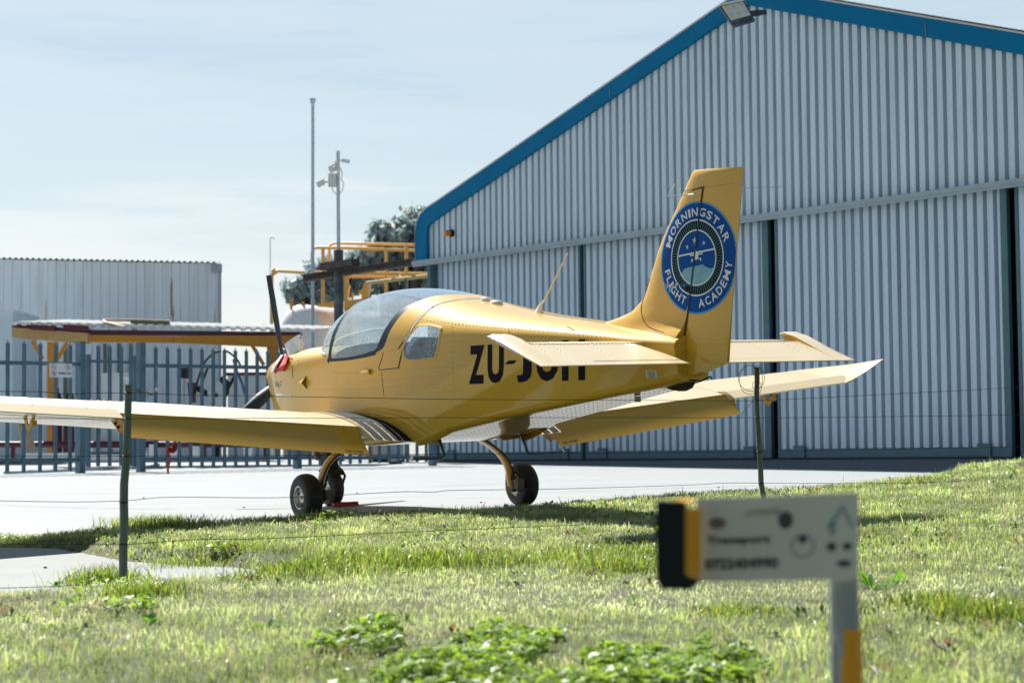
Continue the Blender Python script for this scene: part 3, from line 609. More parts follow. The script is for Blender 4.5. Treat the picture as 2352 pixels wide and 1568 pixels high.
for i, (u0, v0, u1, v1, lab) in enumerate(((40, 930, 60, 1045, 'pale plank leaning nearest the left edge behind the fence'), (62, 985, 80, 1048, 'short tan plank leaning low behind the left fence run'))):
    t = thing('plank', at(u0, v1, 31.5), lab, 'plank'); obj('plank', MB().bar(at(u0, v0, 31.5) - ORG_OF[t], at(u1, v1, 31.2) - ORG_OF[t], .10, .03), WOODB, t)
for i, (u, lab) in enumerate(((131, 'maroon gas bottle nearest the orange carport post'), (160, 'maroon gas bottle right of the orange carport post'))):
    t = thing('gas_bottle', at(u, 1045, 33.5), lab, 'gas bottle', group='maroon gas bottles behind the left fence')
    obj('body', MB().lathe([(0, 0), (.08, 0), (.085, .05), (.085, .95), (.06, 1.04), (.03, 1.08), (.03, 1.15), (0, 1.15)], (0, 0, 0), (0, 0, 1), 14), PIPE, t, smooth=True)
    obj('valve', MB().lathe([(0, 1.15), (.02, 1.15), (.02, 1.2), (0, 1.2)], (0, 0, 0), (0, 0, 1), 8), ALU, t)
box_thing('concrete_kerb', 55, 1040, 330, 1056, 30.6, .3, simple('kerb_white', (.72, .73, .70), .8, var=.15), 'low pale kerb running behind the foot of the fence', 'kerb')
for i, (u0, u1, v0, lab) in enumerate(((200, 214, 1028, 'small white drum beside the gate'), (250, 264, 1036, 'small white drum in front of the fuel cabinet'), (342, 356, 1020, 'white drum just right of the second thick fence post'), (392, 410, 1025, 'white drum under the slim fuel pump'), (440, 458, 1024, 'white drum under the hose reel'), (560, 580, 1028, 'white drum beside the orange carport post on the right'))):
    t = thing('drum', at((u0 + u1) / 2, 1052, 31.8), lab, 'drum', group='white drums behind the fence'); a = at(u0, v0, 31.8) - ORG_OF[t]; r = (at(u1, v0, 31.8)[0] - at(u0, v0, 31.8)[0]) / 2
    obj('body', MB().lathe([(0, 0), (r, 0), (r, a[2] * .95), (r * .9, a[2]), (0, a[2])], (0, 0, 0), (0, 0, 1), 16), WHT, t, smooth=True)
    obj('lid', MB().lathe([(0, a[2]), (r * .5, a[2]), (r * .5, a[2] + .03), (0, a[2] + .03)], (0, 0, 0), (0, 0, 1), 12), BLKM, t)
hzp = thing('hose_on_ground', at(300, 1078, 28.2), 'pale hose lying along the foot of the palisade fence', 'hose')
q = lambda u, v, Y: ground_at(u, v) + [0, 0, .03] - ORG_OF[hzp]
obj('hose', MB().tube(arc([q(10, 1090, 27), q(120, 1086, 27), q(230, 1081, 27), q(330, 1076, 28), q(365, 1070, 28)]), .022, 6), simple('hose_pale', (.40, .47, .52), .5), hzp, smooth=True)
# pale cabinet, post and cart between fence and hangar
def gb_extra(t, a, b):
    obj('seam', MB().box((a[0] + .28, -.01, b[2]), (a[0] + .31, -.002, a[2])), STEELL, t); obj('base', MB().box((a[0], -.02, b[2] - .14), (b[0], .6, b[2])), BLKM, t)
box_thing('grey_cabinet', 856, 990, 926, 1052, 38.0, .6, simple('cabinet_grey', (.42, .50, .56), .5), 'pale grey steel cabinet under the aircraft belly beside the hangar', 'cabinet', gb_extra)
for i, (u0, u1, lab) in enumerate(((848, 856, 'narrow orange post beside the pale grey cabinet'), (929, 938, 'dark teal post right of the pale grey cabinet'))):
    box_thing('post', u0, 640 if i else 990, u1, 1062, 37.6 - i * .2, .12, ORG if i == 0 else STEELB, lab, 'post')
td = thing('tow_dolly', ground_at(908, 1066), 'low dark tow dolly with a pale curved handle on the apron under the aircraft', 'dolly')
q = lambda u, v: at(u, v, ORG_OF[td][1]) - ORG_OF[td]
obj('base', MB().prism([q(892, 1064), q(920, 1066), q(922, 1058), q(896, 1059)], (0, .4, 0)), BLKM, td)
obj('handle', MB().tube(arc([q(894, 1058), q(912, 1056), q(918, 1053), q(924, 1049)]), .03, 8), WHTG, td, smooth=True)
# tank with platform
tk = thing('storage_tank', at(700, 1040, 44), 'white horizontal storage tank seen past the propeller and flag pole', 'tank')
q = lambda u, v, d=0: at(u, v, 44 + d) - ORG_OF[tk]
c0 = q(690, 762); axd = np.array([.55, .83, 0]); axd /= np.linalg.norm(axd); r = .62
m = MB().lathe([(.0, -.22), (.25, -.20), (.45, -.13), (.57, -.05), (.62, .03), (.62, 2.6)], c0, axd, 36); obj('shell', m, TANK, tk, smooth=True, ang=60)
c1 = q(800, 775, 1.5); m = MB().lathe([(.0, -.2), (.35, -.16), (.62, -.04), (.68, .05), (.68, 3)], c1, (-.3, .95, 0), 30); obj('shell', m, TANK, tk, smooth=True, ang=60)
obj('saddle', MB().box((c0[0] - .4, c0[1], -.3), (c0[0] + .5, c0[1] + .2, c0[2] - .4)), GREYM, tk)
obj('vent', MB().tube([q(669.5, 712), q(669.5, 684)], [.03, .035], 8), ORG, tk); obj('vent', MB().tube([q(695, 703), q(695, 693)], [.05, .04], 10), ORG, tk)
pf = thing('access_platform', at(800, 1040, 43.5), 'orange tubular guard rails and pump gear of the tank platform, beyond the door track', 'platform')
q = lambda u, v, d=0: at(u, v, 43.5 + d) - ORG_OF[pf]
for pts, r in (([q(756.5, 600, .6), q(756.5, 572, .6), q(759, 563, .6), q(766, 558.5, .6), q(957, 562.5, .6), q(1010, 564, .6)], .032), ([q(716, 600), q(716.5, 580), q(720, 571), q(728, 569), q(800, 570), q(957, 575), q(1000, 577)], .034), ([q(722, 625), q(957, 628), q(1000, 628.5)], .032), ([q(724, 628, .2), q(735, 633, .2), q(770, 634, .2), q(940, 637, .2)], .030)):
    obj('rail', MB().tube(pts, r, 8), ORG_LIT, pf, smooth=True)
for u, v0, v1 in ((741.7, 567, 695), (887, 570, 690), (933, 562, 690)): obj('rail_post', MB().tube([q(u, v0), q(u, v1)], .038, 8), ORG_LIT, pf, smooth=True)
obj('pipe', MB().tube([q(843, 650, -.3), q(990, 632.5, -.3)], .042, 10), simple('cream_pipe', (.62, .50, .22), .4), pf, smooth=True)
m = MB(); m.prism([q(790, 636), q(797, 638), q(799, 650), q(803, 655), q(800, 665), q(798, 688), q(790, 690)], (0, .3, 0)); m.prism([q(834, 655), q(840, 644), q(847, 646), q(849, 664), q(846, 672), q(846, 686), q(830, 686), q(830, 676), q(823, 674), q(823, 667), q(831, 666)], (0, .3, 0))
m.prism([q(790, 690), q(850, 684), q(862, 690), q(862, 712), q(790, 712)], (0, .5, 0)); m.prism([q(725, 701), q(745, 695), q(768, 690), q(768, 704)], (0, .5, 0)); m.prism([q(806, 673), q(812, 673), q(810, 690), q(807, 690)], (0, .1, 0))
obj('pump_gear', m, ORG_LIT, pf)
obj('support', MB().bar(q(800, 712), q(800, 1040), .15, .15).bar(q(880, 690), q(880, 1040), .1, .1), ORG_LIT, pf)
op = thing('overhead_pipe', at(627, 1040, 42), 'thin orange overhead pipe with an elbow dropping down behind the propeller blade', 'pipe')
q = lambda u, v, d=0: at(u, v, 42 + d) - ORG_OF[op]
obj('pipe', MB().tube([q(624, 1040), q(624.5, 640), q(626, 628), q(632, 623.5), q(640, 622.5), q(700, 626)], .034, 10), ORG_LIT, op, smooth=True)
obj('elbow_flange', MB().tube([q(626, 626), q(634, 620)], .075, 10), ORG_LIT, op)
#@@AIR
# ================================================================== aircraft (local: x nose, y port, z up, origin on the ground between the main wheels)
air = bpy.data.objects.new('light_aircraft', None); COL.objects.link(air)
mw = Matrix.Identity(4)
for i in range(3):
    for j in range(3): mw[i][j] = RA[i, j]
    mw[i][3] = TA[i]
air.matrix_world = mw
tag(air, 'yellow low-wing two-seat aircraft with bubble canopy and round blue tail emblem, parked on the apron', 'aircraft')
ST = np.array([ # X, w, wb, zb, zs, zt, n
    [2.24, .13, .09, 1.00, 1.14, 1.215, 2.0], [2.21, .21, .15, .93, 1.14, 1.265, 2.1], [2.10, .305, .24, .86, 1.145, 1.315, 2.2], [1.90, .39, .33, .79, 1.16, 1.35, 2.3], [1.6, .48, .44, .71, 1.19, 1.375, 2.4],
    [1.3, .525, .50, .65, 1.22, 1.40, 2.4], [1.15, .54, .52, .63, 1.235, 1.47, 2.35], [1.0, .55, .53, .615, 1.25, 1.56, 2.3], [.8, .56, .54, .60, 1.265, 1.67, 2.3], [.5, .572, .55, .585, 1.28, 1.775, 2.3], [.2, .578, .555, .575, 1.287, 1.825, 2.3],
    [-.1, .578, .55, .575, 1.295, 1.838, 2.3], [-.4, .572, .545, .59, 1.31, 1.818, 2.3], [-.6, .565, .535, .605, 1.325, 1.79, 2.3], [-.9, .55, .52, .635, 1.35, 1.73, 2.3], [-1.2, .53, .495, .68, 1.37, 1.668, 2.3], [-1.8, .465, .42, .775, 1.375, 1.568, 2.3],
    [-2.4, .38, .335, .86, 1.355, 1.492, 2.2], [-3.0, .285, .24, .94, 1.32, 1.415, 2.1], [-3.35, .225, .185, .985, 1.29, 1.37, 2.0], [-3.62, .16, .13, 1.03, 1.26, 1.34, 2.0]])[::-1]
def crs(X, xs, ys):
    X = min(max(X, xs[0]), xs[-1]); i = min(max(int(np.searchsorted(xs, X)) - 1, 0), len(xs) - 2)
    def sl(k):
        if k == 0: return (ys[1] - ys[0]) / (xs[1] - xs[0])
        if k == len(xs) - 1: return (ys[-1] - ys[-2]) / (xs[-1] - xs[-2])
        a = (ys[k] - ys[k - 1]) / (xs[k] - xs[k - 1]); b = (ys[k + 1] - ys[k]) / (xs[k + 1] - xs[k]); h0 = xs[k] - xs[k - 1]; h1 = xs[k + 1] - xs[k]
        return (a * h1 + b * h0) / (h0 + h1)
    h = xs[i + 1] - xs[i]; t = (X - xs[i]) / h; m0, m1 = sl(i) * h, sl(i + 1) * h
    return (2 * t ** 3 - 3 * t * t + 1) * ys[i] + (t ** 3 - 2 * t * t + t) * m0 + (-2 * t ** 3 + 3 * t * t) * ys[i + 1] + (t ** 3 - t * t) * m1
_c = {}
def sec(X):
    k = round(float(X), 4)
    if k not in _c: _c[k] = [crs(k, ST[:, 0], ST[:, j]) for j in range(1, 7)]
    return _c[k]
def S(X, ph):                                # upper half surface point
    w_, wb, zb, zs, zt, n = sec(X); c = math.cos(ph); s_ = max(math.sin(ph), 0)
    return (X, w_ * math.copysign(abs(c) ** (2 / n), c), zs + (zt - zs) * s_ ** (2 / n))
def ph_of(h, n=2.3): return math.asin(min(1, max(0, h)) ** (n / 2))
def ysurf(X, z):
    w_, wb, zb, zs, zt, n = sec(X)
    if z >= zs: return w_ * max(0, 1 - min(1, (z - zs) / (zt - zs)) ** n) ** (1 / n)
    rc = .055; k = max(0, (z - zb - rc)) / (zs - zb - rc); return wb + (w_ - wb) * k
def lower_ring(X):
    w_, wb, zb, zs, zt, n = sec(X); rc = min(.055, wb * .5); pts = []
    for k in range(42): pts.append((X, wb + (w_ - wb) * (1 - k / 41.), zs - (zs - zb - rc) * k / 41.))
    for k in range(1, 6): a = math.pi / 2 * k / 5; pts.append((X, wb - rc + rc * math.cos(a), zb + rc - rc * math.sin(a)))
    for k in range(1, 6): pts.append((X, (wb - rc) * (1 - k / 5.), zb))
    return pts + [(p[0], -p[1], p[2]) for p in pts[-2::-1]]
PHN = 97
PH = [math.pi * k / (PHN - 1) for k in range(PHN)]
HS = [0, .2, .43, .65, .85, 1]
def bound(vals, hs=None):                             # boundary curve X(phi) from values at height fractions
    def f(ph):
        h = max(math.sin(ph), 0) ** (2 / 2.3); return float(crs(h, np.array(hs or HS), np.array(vals)))
    return f
xw0 = bound([.50, .545, .60, .72, .88, 1.04, 1.17, 1.22], [0, .06, .15, .3, .48, .66, .85, 1]); xw1 = bound([.43, .41, .393, .37, .36, .36]); xw2 = bound([.405, .38, .36, .345, .345, .345]); xw3 = bound([.375, .343, .318, .305, .315, .33])
xg = bound([-.08, -.24, -.33, -.40, -.45, -.497, -.53, -.555, -.60, -.678, -.745, -.81], [0, .015, .04, .13, .27, .42, .53, .64, .72, .84, .96, 1]); xa = bound([-.36, -.40, -.455, -.51, -.545, -.587, -.615, -.64, -.665, -.69, -.75, -.815], [0, .015, .04, .13, .27, .42, .53, .64, .72, .84, .96, 1]); xh = bound([-.70, -.81, -.868, -.915, -.93, -1.0])
def strip(f0, f1, n, off=0, phs=PH):
    m = MB(); rings = []
    for k in range(n + 1):
        r = []
        for ph in phs:
            a = f0(ph) if callable(f0) else f0; b = f1(ph) if callable(f1) else f1; X = a + (b - a) * k / n; p = S(X, ph)
            if off:
                q1 = np.array(S(X, min(ph + .02, math.pi))) - np.array(S(X, max(ph - .02, 0))); q2 = np.array(S(X + .01, ph)) - np.array(p); nn = np.cross(q1, q2); nn /= np.linalg.norm(nn) + 1e-9
                p = tuple(np.array(p) + nn * off)
            r.append(p)
        rings.append(r)
    return m.loft(rings, closed=False)
# window outline from the photograph: X, z on the side surface
WP = [(1425, 850), (1438, 775), (1520, 625), (1545, 608), (1600, 603), (1700, 625), (1730, 650), (1730, 740), (1697, 890), (1660, 916), (1480, 936), (1432, 905)]
WXZ = np.array([ap((960 + .39545 * a) / 1.6327, (980 + .39545 * b) / 1.6327, 1, .53)[[0, 2]] for a, b in WP])
def ylist(a, b, st): return list(np.linspace(a, b, max(2, int(abs(b - a) / st))))
xs_l = sorted(set([round(x, 4) for x in ylist(-3.62, -1.35, .09) + ylist(-1.34, -.62, .012) + ylist(-.6, 1.9, .1) + ylist(1.95, 2.24, .035)]))
tub = MB().loft([lower_ring(x) for x in xs_l], closed=False)
nr = len(lower_ring(0)); 
deck = strip(-3.62, lambda ph: xh(ph) - .008, 220)
YB = [0, .1, .2, .3, .4, .5, .545, .57]; XB = [1.215, 1.19, 1.105, .985, .84, .68, .58, .47]
def Sc(X, ph):                               # cowl and glareshield: lower than the bubble
    w_, wb, zb, zs, zt, n = sec(X); zt = min(zt, 1.412); c = math.cos(ph); s_ = max(math.sin(ph), 0); return (X, w_ * math.copysign(abs(c) ** (2 / 2.4), c), zs + (zt - zs) * s_ ** (2 / 2.4))
def basept(y):
    X = float(np.interp(abs(y), YB, XB)); w_, wb, zb, zs, zt, n = sec(X); zt = min(zt, 1.412); return np.array([X, y, zs + (zt - zs) * max(0, 1 - min(1, abs(y) / w_) ** 2.4) ** (1 / 2.4)])
cowl = MB(); rings = []
for k in range(41):
    r = []
    for ph in PH:
        y_ = .565 * math.copysign(abs(math.cos(ph)) ** (2 / 2.4), math.cos(ph)); X0_ = float(np.interp(abs(y_), YB, XB)) - .04; X0_ = .30 if k == 0 else X0_; t_ = max(0, k - 1) / 39.; r.append(Sc(X0_ + (2.24 - X0_) * t_, ph))
    rings.append(r)
cowl.loft(rings, closed=False)
body = MB(); body.add(tub.v, tub.f); body.add(deck.v, deck.f); body.add(cowl.v, cowl.f)
r0 = lower_ring(2.24); topr = [S(2.24, p) for p in PH]
body.add(r0 + topr[1:-1][::-1], [tuple(range(len(r0) + PHN - 2))])
V = np.array(body.v); keep = []
for f_ in body.f:
    c = V[list(f_)].mean(0)
    if len(f_) < 5 and abs(c[1]) > .3 and -1.45 < c[0] < -.6 and 1.1 < c[2] < 1.7 and inpoly(np.array([c[0]]), np.array([c[2]]), WXZ)[0]: continue
    keep.append(f_)
body.f = keep
for Y in (-.36, -.24, -.12, 0, .12, .24, .36):
    for X in np.arange(-3.3, -.7, .055):
        w_, wb, zb, zs, zt, n = sec(X)
        if abs(Y) < wb - .06: body.rivet((X, Y, zb), (0, 0, -1), .0055)
# rear closing panel
rr = lower_ring(-3.62); tt = [S(-3.62, p) for p in PH]; body.add(rr + tt[1:-1][::-1], [tuple(range(len(rr) + PHN - 2))])
bvh = BVHTree.FromPolygons([Vector(v) for v in body.v], [f for f in body.f])
def cast(u, v, tree=None):
    o = RA.T @ (CAM - TA); d = RA.T @ wray(u, v); d /= np.linalg.norm(d)
    h = (tree or bvh).ray_cast(Vector(o), Vector(d)); return (np.array(h[0]), np.array(h[1]) * (1 if np.dot(h[1], d) < 0 else -1)) if h[0] is not None else (None, None)
def line_pts(px, step=.03):
    """surface points along a photo polyline"""
    P = []
    for (a, b), (c, d) in zip(px[:-1], px[1:]):
        n = max(2, int(math.hypot(c - a, d - b) / 2))
        for k in range(n):
            p, nn = cast(a + (c - a) * k / n, b + (d - b) * k / n)
            if p is not None and (not P or np.linalg.norm(p - P[-1][0]) >= step): P.append((p, nn))
    return P
def rivets_on(mb, px, step=.038, r=.0066):
    for p, nn in line_pts(px, step): mb.rivet(p, nn, r)
def P1(x, y): return ((960 + .39545 * x) / 1.6327, (980 + .39545 * y) / 1.6327)
def P2(x, y): return ((1600 + .4783 * x) / 1.6327, (1050 + .4783 * y) / 1.6327)
for row in ([P1(1590, 555), P1(1760, 575), P1(2020, 600), P2(200, 345), P2(600, 378), P2(1100, 418), P2(1480, 458)],
            [P1(700, 1055), P1(980, 1052)], [P1(1200, 1035), P1(1500, 1015), P1(2020, 985), P2(300, 670)], [P1(960, 1135), P1(1400, 1110), P1(1850, 1078)],
            [P1(560, 1215), P1(980, 1220), P1(1200, 1195), P1(1480, 1175)], [P2(0, 640 + 245), P2(240, 870)], [P2(290, 1060), P2(700, 985), P2(1000, 915), P2(1400, 860), P2(1900, 765)],
            [P1(742, 1055), P1(775, 1395)], [P1(762, 1055), P1(800, 1395)], [P1(870, 1100), P1(885, 1395)], [P1(962, 1060), P1(985, 1300)], [P1(1190, 1050), P1(1215, 1290)], [P1(1360, 1030), P1(1372, 1280)], [P1(1860, 620), P1(1870, 1100)],
            [P2(250, 345), P2(300, 280), P2(420, 200)], [P2(645, 395), P2(690, 330), P2(800, 280)], [P2(190, 480), P2(210, 900)], [P2(650, 400), P2(640, 640)], [P2(1080, 700), P2(1075, 900)], [P2(1090, 410), P2(1300, 340)], [P2(1480, 465), P2(1540, 400)], [P2(1930, 460), P2(2010, 500)], [P2(1990, 480), P2(2000, 700)],
            [(663, 838), (668, 868)], [(672, 795 + 18), (700, 846), (735, 838)]):
    rivets_on(body, row)
obj('fuselage', body, YEL, air, smooth=True, ang=40, recalc=False)
fus = bpy.data.objects['fuselage']
SEAM = simple('panel_gap', (.03, .028, .02), .7)
def seam(px, r=.0035, mt=SEAM, nm='panel_seam', lift=.0005):
    P = line_pts(px, .02)
    if len(P) > 1: return obj(nm, MB().tube([p + n * lift for p, n in P], r, 5), mt, air, smooth=True)
seam([P1(1220, 812), P1(1200, 900), P1(1158, 1030), P1(1350, 1010)]); seam([P1(1350, 1015), P1(1362, 960), P1(1380, 880), P1(1402, 800)], .006)
seam([P1(688, 940), P1(690, 985)], .005); seam([(671, 808 + 30), (673, 872)]); seam([P1(1190, 1045), P1(1215, 1290)], .0025); seam([P2(1690, 150 + 40), P2(1700, 290)], .002)
seam([P2(1100, 362), P2(1180, 408)], .004)
seam([P1(195, 1265), P1(345, 1268)], .004, WHT)
# glazing and canopy
m = MB(); rings = []; bl = []
for k in range(11):
    r = []
    for ph in PH:
        T_ = np.array(S(xw1(ph), ph)); B_ = basept(T_[1] * .985); B_ = B_ + [0, 0, .004]; q_ = k / 10.; nb_ = np.array([.6, .35 * T_[1] / .56, .7]); r.append(tuple(B_ * (1 - q_) + T_ * q_ + nb_ * .055 * math.sin(math.pi * q_) * abs(math.sin(ph)) ** .5))
    rings.append(r)
obj('windscreen', m.loft(rings, closed=False), GLS2, air, smooth=True, ang=0, recalc=False)
obj('windscreen_seal', MB().tube([np.array(p) + [.004, 0, .003] for p in rings[0]], .011, 6), simple('seal_cream', (.72, .66, .50), .35, coat=.6), air, smooth=True)
obj('windscreen_frame', strip(xw1, lambda p: xw1(p) - .022, 2, .0), BLUN, air, smooth=True, ang=0, recalc=False)
can = obj('canopy', strip(xw3, lambda p: xg(p), 26), GLS, air, smooth=True, ang=0, recalc=False)
obj('front_frame', strip(lambda p: xw2(p) + .006, xw3, 2, .003), BLUN, can, smooth=True, ang=0, recalc=False)
mlow = [p for p in PH if math.sin(p) < .72]
nl = [p for p in PH if p < 1.25]; nrr = [p for p in PH if p > math.pi - 1.25]
for ps in (nl, nrr): obj('rear_border', strip(lambda p: xg(p) + .005, lambda p: xa(p) - .002, 3, .002, ps), BLUN, can, smooth=True, ang=0, recalc=False)
obj('rear_border', strip(lambda p: xg(p), xa, 2, 0, [p for p in PH if 1.2 < p < math.pi - 1.2]), GLS2, can, smooth=True, ang=0, recalc=False, label='clear top edge of the canopy glass')
obj('hoop', strip(xa, lambda p: xh(p), 6, .004), YEL, can, smooth=True, ang=0, recalc=False)
obj('hoop_gap', strip(lambda p: xh(p) + .004, lambda p: xh(p) - .006, 1, .0060), SEAM, can, smooth=True, ang=0, recalc=False)
for s_ in (1, -1):                           # lower black rail
    m = MB(); rings = []
    for k in range(24):
        X = .44 - (.44 + .36) * k / 23; up = .003 + .020 * (k / 23.) ** 2
        r = []
        for z in np.linspace(-.022 + .010 * k / 23., up, 5): zz = sec(X)[3] + z - .008 * math.sin(math.pi * k / 23); r.append((X, s_ * (ysurf(X, zz) + .0035), zz))
        rings.append(r)
    obj('sill_rail', m.loft(rings, closed=False), BLUN, can, smooth=True, ang=0, recalc=False)
gb = can.data; bg_ = BVHTree.FromPolygons([v.co.copy() for v in gb.vertices], [tuple(p.vertices) for p in gb.polygons])
dl = []
for u, v in arc([np.array(q) for q in ((766, 797.), (768, 790), (775, 780), (790, 773), (810, 766), (835, 760), (860, 755), (886, 753))], 5):
    p, n_ = cast(u, v, bg_)
    if p is not None: dl.append(p + n_ * .001)
if len(dl) > 5: obj('dew_runnel', MB().tube(dl, .0045, 5), simple('dew_white', (.80, .84, .86), .3), can, smooth=True)
# rear side windows
wc = WXZ.mean(0)
for s_ in (1, -1):
    P = []
    n = len(WXZ)
    for i in range(n):
        p0, p1, p2, p3 = WXZ[i - 1], WXZ[i], WXZ[(i + 1) % n], WXZ[(i + 2) % n]
        for k in range(4): t = k / 4; P.append(.5 * ((2 * p1) + (-p0 + p2) * t + (2 * p0 - 5 * p1 + 4 * p2 - p3) * t * t + (-p0 + 3 * p1 - 3 * p2 + p3) * t ** 3))
    P = np.array(P)
    on = lambda p, o: (p[0], s_ * (ysurf(p[0], p[1]) + o), p[1])
    m = MB().loft([[on(wc + (p - wc) * k, .001) for p in P] for k in (.02, .3, .6, .85, 1.0)])
    wn = obj('rear_window', m, GLS2, air, smooth=True, ang=0)
    obj('window_frame', MB().loft([[on(wc + (p - wc) * (1 + k), o) for p in P] for k, o in ((-.035, .0005), (-.03, .003), (.075, .003), (.085, -.001))]), YEL, wn, smooth=True, ang=50)
# interior
m = MB().box((-1.2, -.46, .80), (1.2, .46, .84)).box((-1.40, -.42, .95), (-1.37, .42, 1.45)).box((-1.38, -.42, 1.10), (-.72, .42, 1.14)); obj('cabin_floor', m, INT, air)
for s_ in (1, -1): obj('side_lining', MB().prism([(-1.3, s_ * .42, .90), (1.1, s_ * .49, .84), (1.0, s_ * .49, 1.19), (-.3, s_ * .51, 1.25), (-1.3, s_ * .42, 1.12)], (0, s_ * .008, 0)), INT, air)
m = MB(); m.loft([[(1.22, -.46, 1.1), (1.22, -.42, 1.36), (1.22, .42, 1.36), (1.22, .46, 1.1)], [(.78, -.48, 1.1), (.78, -.45, 1.33), (.78, .45, 1.33), (.78, .48, 1.1)]], True, True, True); obj('instrument_panel', m, INT, air)
for s_ in (1, -1):
    st = MB(); yc = s_ * .25
    st.loft([[(x + dx, yc + y, z) for x, y, z in ((0, -.2, 0), (0, .2, 0), (.10, .17, 0), (.10, -.17, 0))] and [(bx, yc - hw, bz), (bx, yc + hw, bz), (bx + .11, yc + hw * .85, bz + .01), (bx + .11, yc - hw * .85, bz + .01)] for dx, bx, hw, bz in ((0, -.42, .21, .86), (0, -.52, .215, 1.05), (0, -.60, .20, 1.24), (0, -.64, .15, 1.36), (0, -.65, .10, 1.42))], True, True, True)
    se = obj('seat', st, SEAT, air, smooth=True, ang=50)
    obj('cushion', MB().box((-.42, yc - .2, .84), (.05, yc + .2, .96)), SEAT, se)
obj('headset', MB().lathe([(0, -.06), (.06, -.05), (.085, 0), (.06, .05), (0, .06)], (-.98, .20, 1.26), (0, 1, 0), 16), SEAT, air, smooth=True)
obj('baggage', MB().box((-1.40, -.1, 1.14), (-1.05, .36, 1.22)), DASH, air)
# ------------------------------------------------ wings
def afo(s_, c, m_=.038, p_=.4, t_=.15):
    s_ = min(max(s_, 0), 1); yt = 5 * t_ * (.2969 * math.sqrt(s_) - .126 * s_ - .3516 * s_ ** 2 + .2843 * s_ ** 3 - .1036 * s_ ** 4)
    yc = m_ / p_ ** 2 * (2 * p_ * s_ - s_ * s_) if s_ < p_ else m_ / (1 - p_) ** 2 * ((1 - 2 * p_) + 2 * p_ * s_ - s_ * s_)
    return (yc + yt) * c, (yc - yt) * c
def wing_geo(Y):
    base = .70 + .084 * (Y - .9); xl = .62 if Y < 2.4 else .62 - .22 * (Y - 2.4) / 1.85; xt = -.84 if Y < .867 else (-.74 if Y < 2.81 else -.68)
    return base, xl, xt
def droop(X, Y): return -.055 * max(0, (-.45 - X) / .38) ** 1.6 if Y < .867 else 0
def wz(X, Y, up=True):
    b, xl, xt = wing_geo(Y); s_ = (xl - X) / (xl - xt); u_, l_ = afo(s_, xl - xt); return b + (u_ if up else l_) + droop(X, Y)
def wsec(Y, xe, n=22):
    b, xl, xt = wing_geo(Y); up = []; lo = []
    for k in range(n + 1):
        t = (1 - math.cos(math.pi * k / n * .5)) ; X = xl - (xl - xe) * t; u_, l_ = afo((xl - X) / (xl - xt), xl - xt)
        up.append((X, Y, b + u_ + droop(X, Y))); lo.append((X, Y, b + l_ + droop(X, Y)))
    return up + lo[:0:-1]
def mir(mb, s_):
    if s_ < 0: mb.v = [(x, -y, z) for x, y, z in mb.v]; mb.f = [f[::-1] for f in mb.f]
    return mb
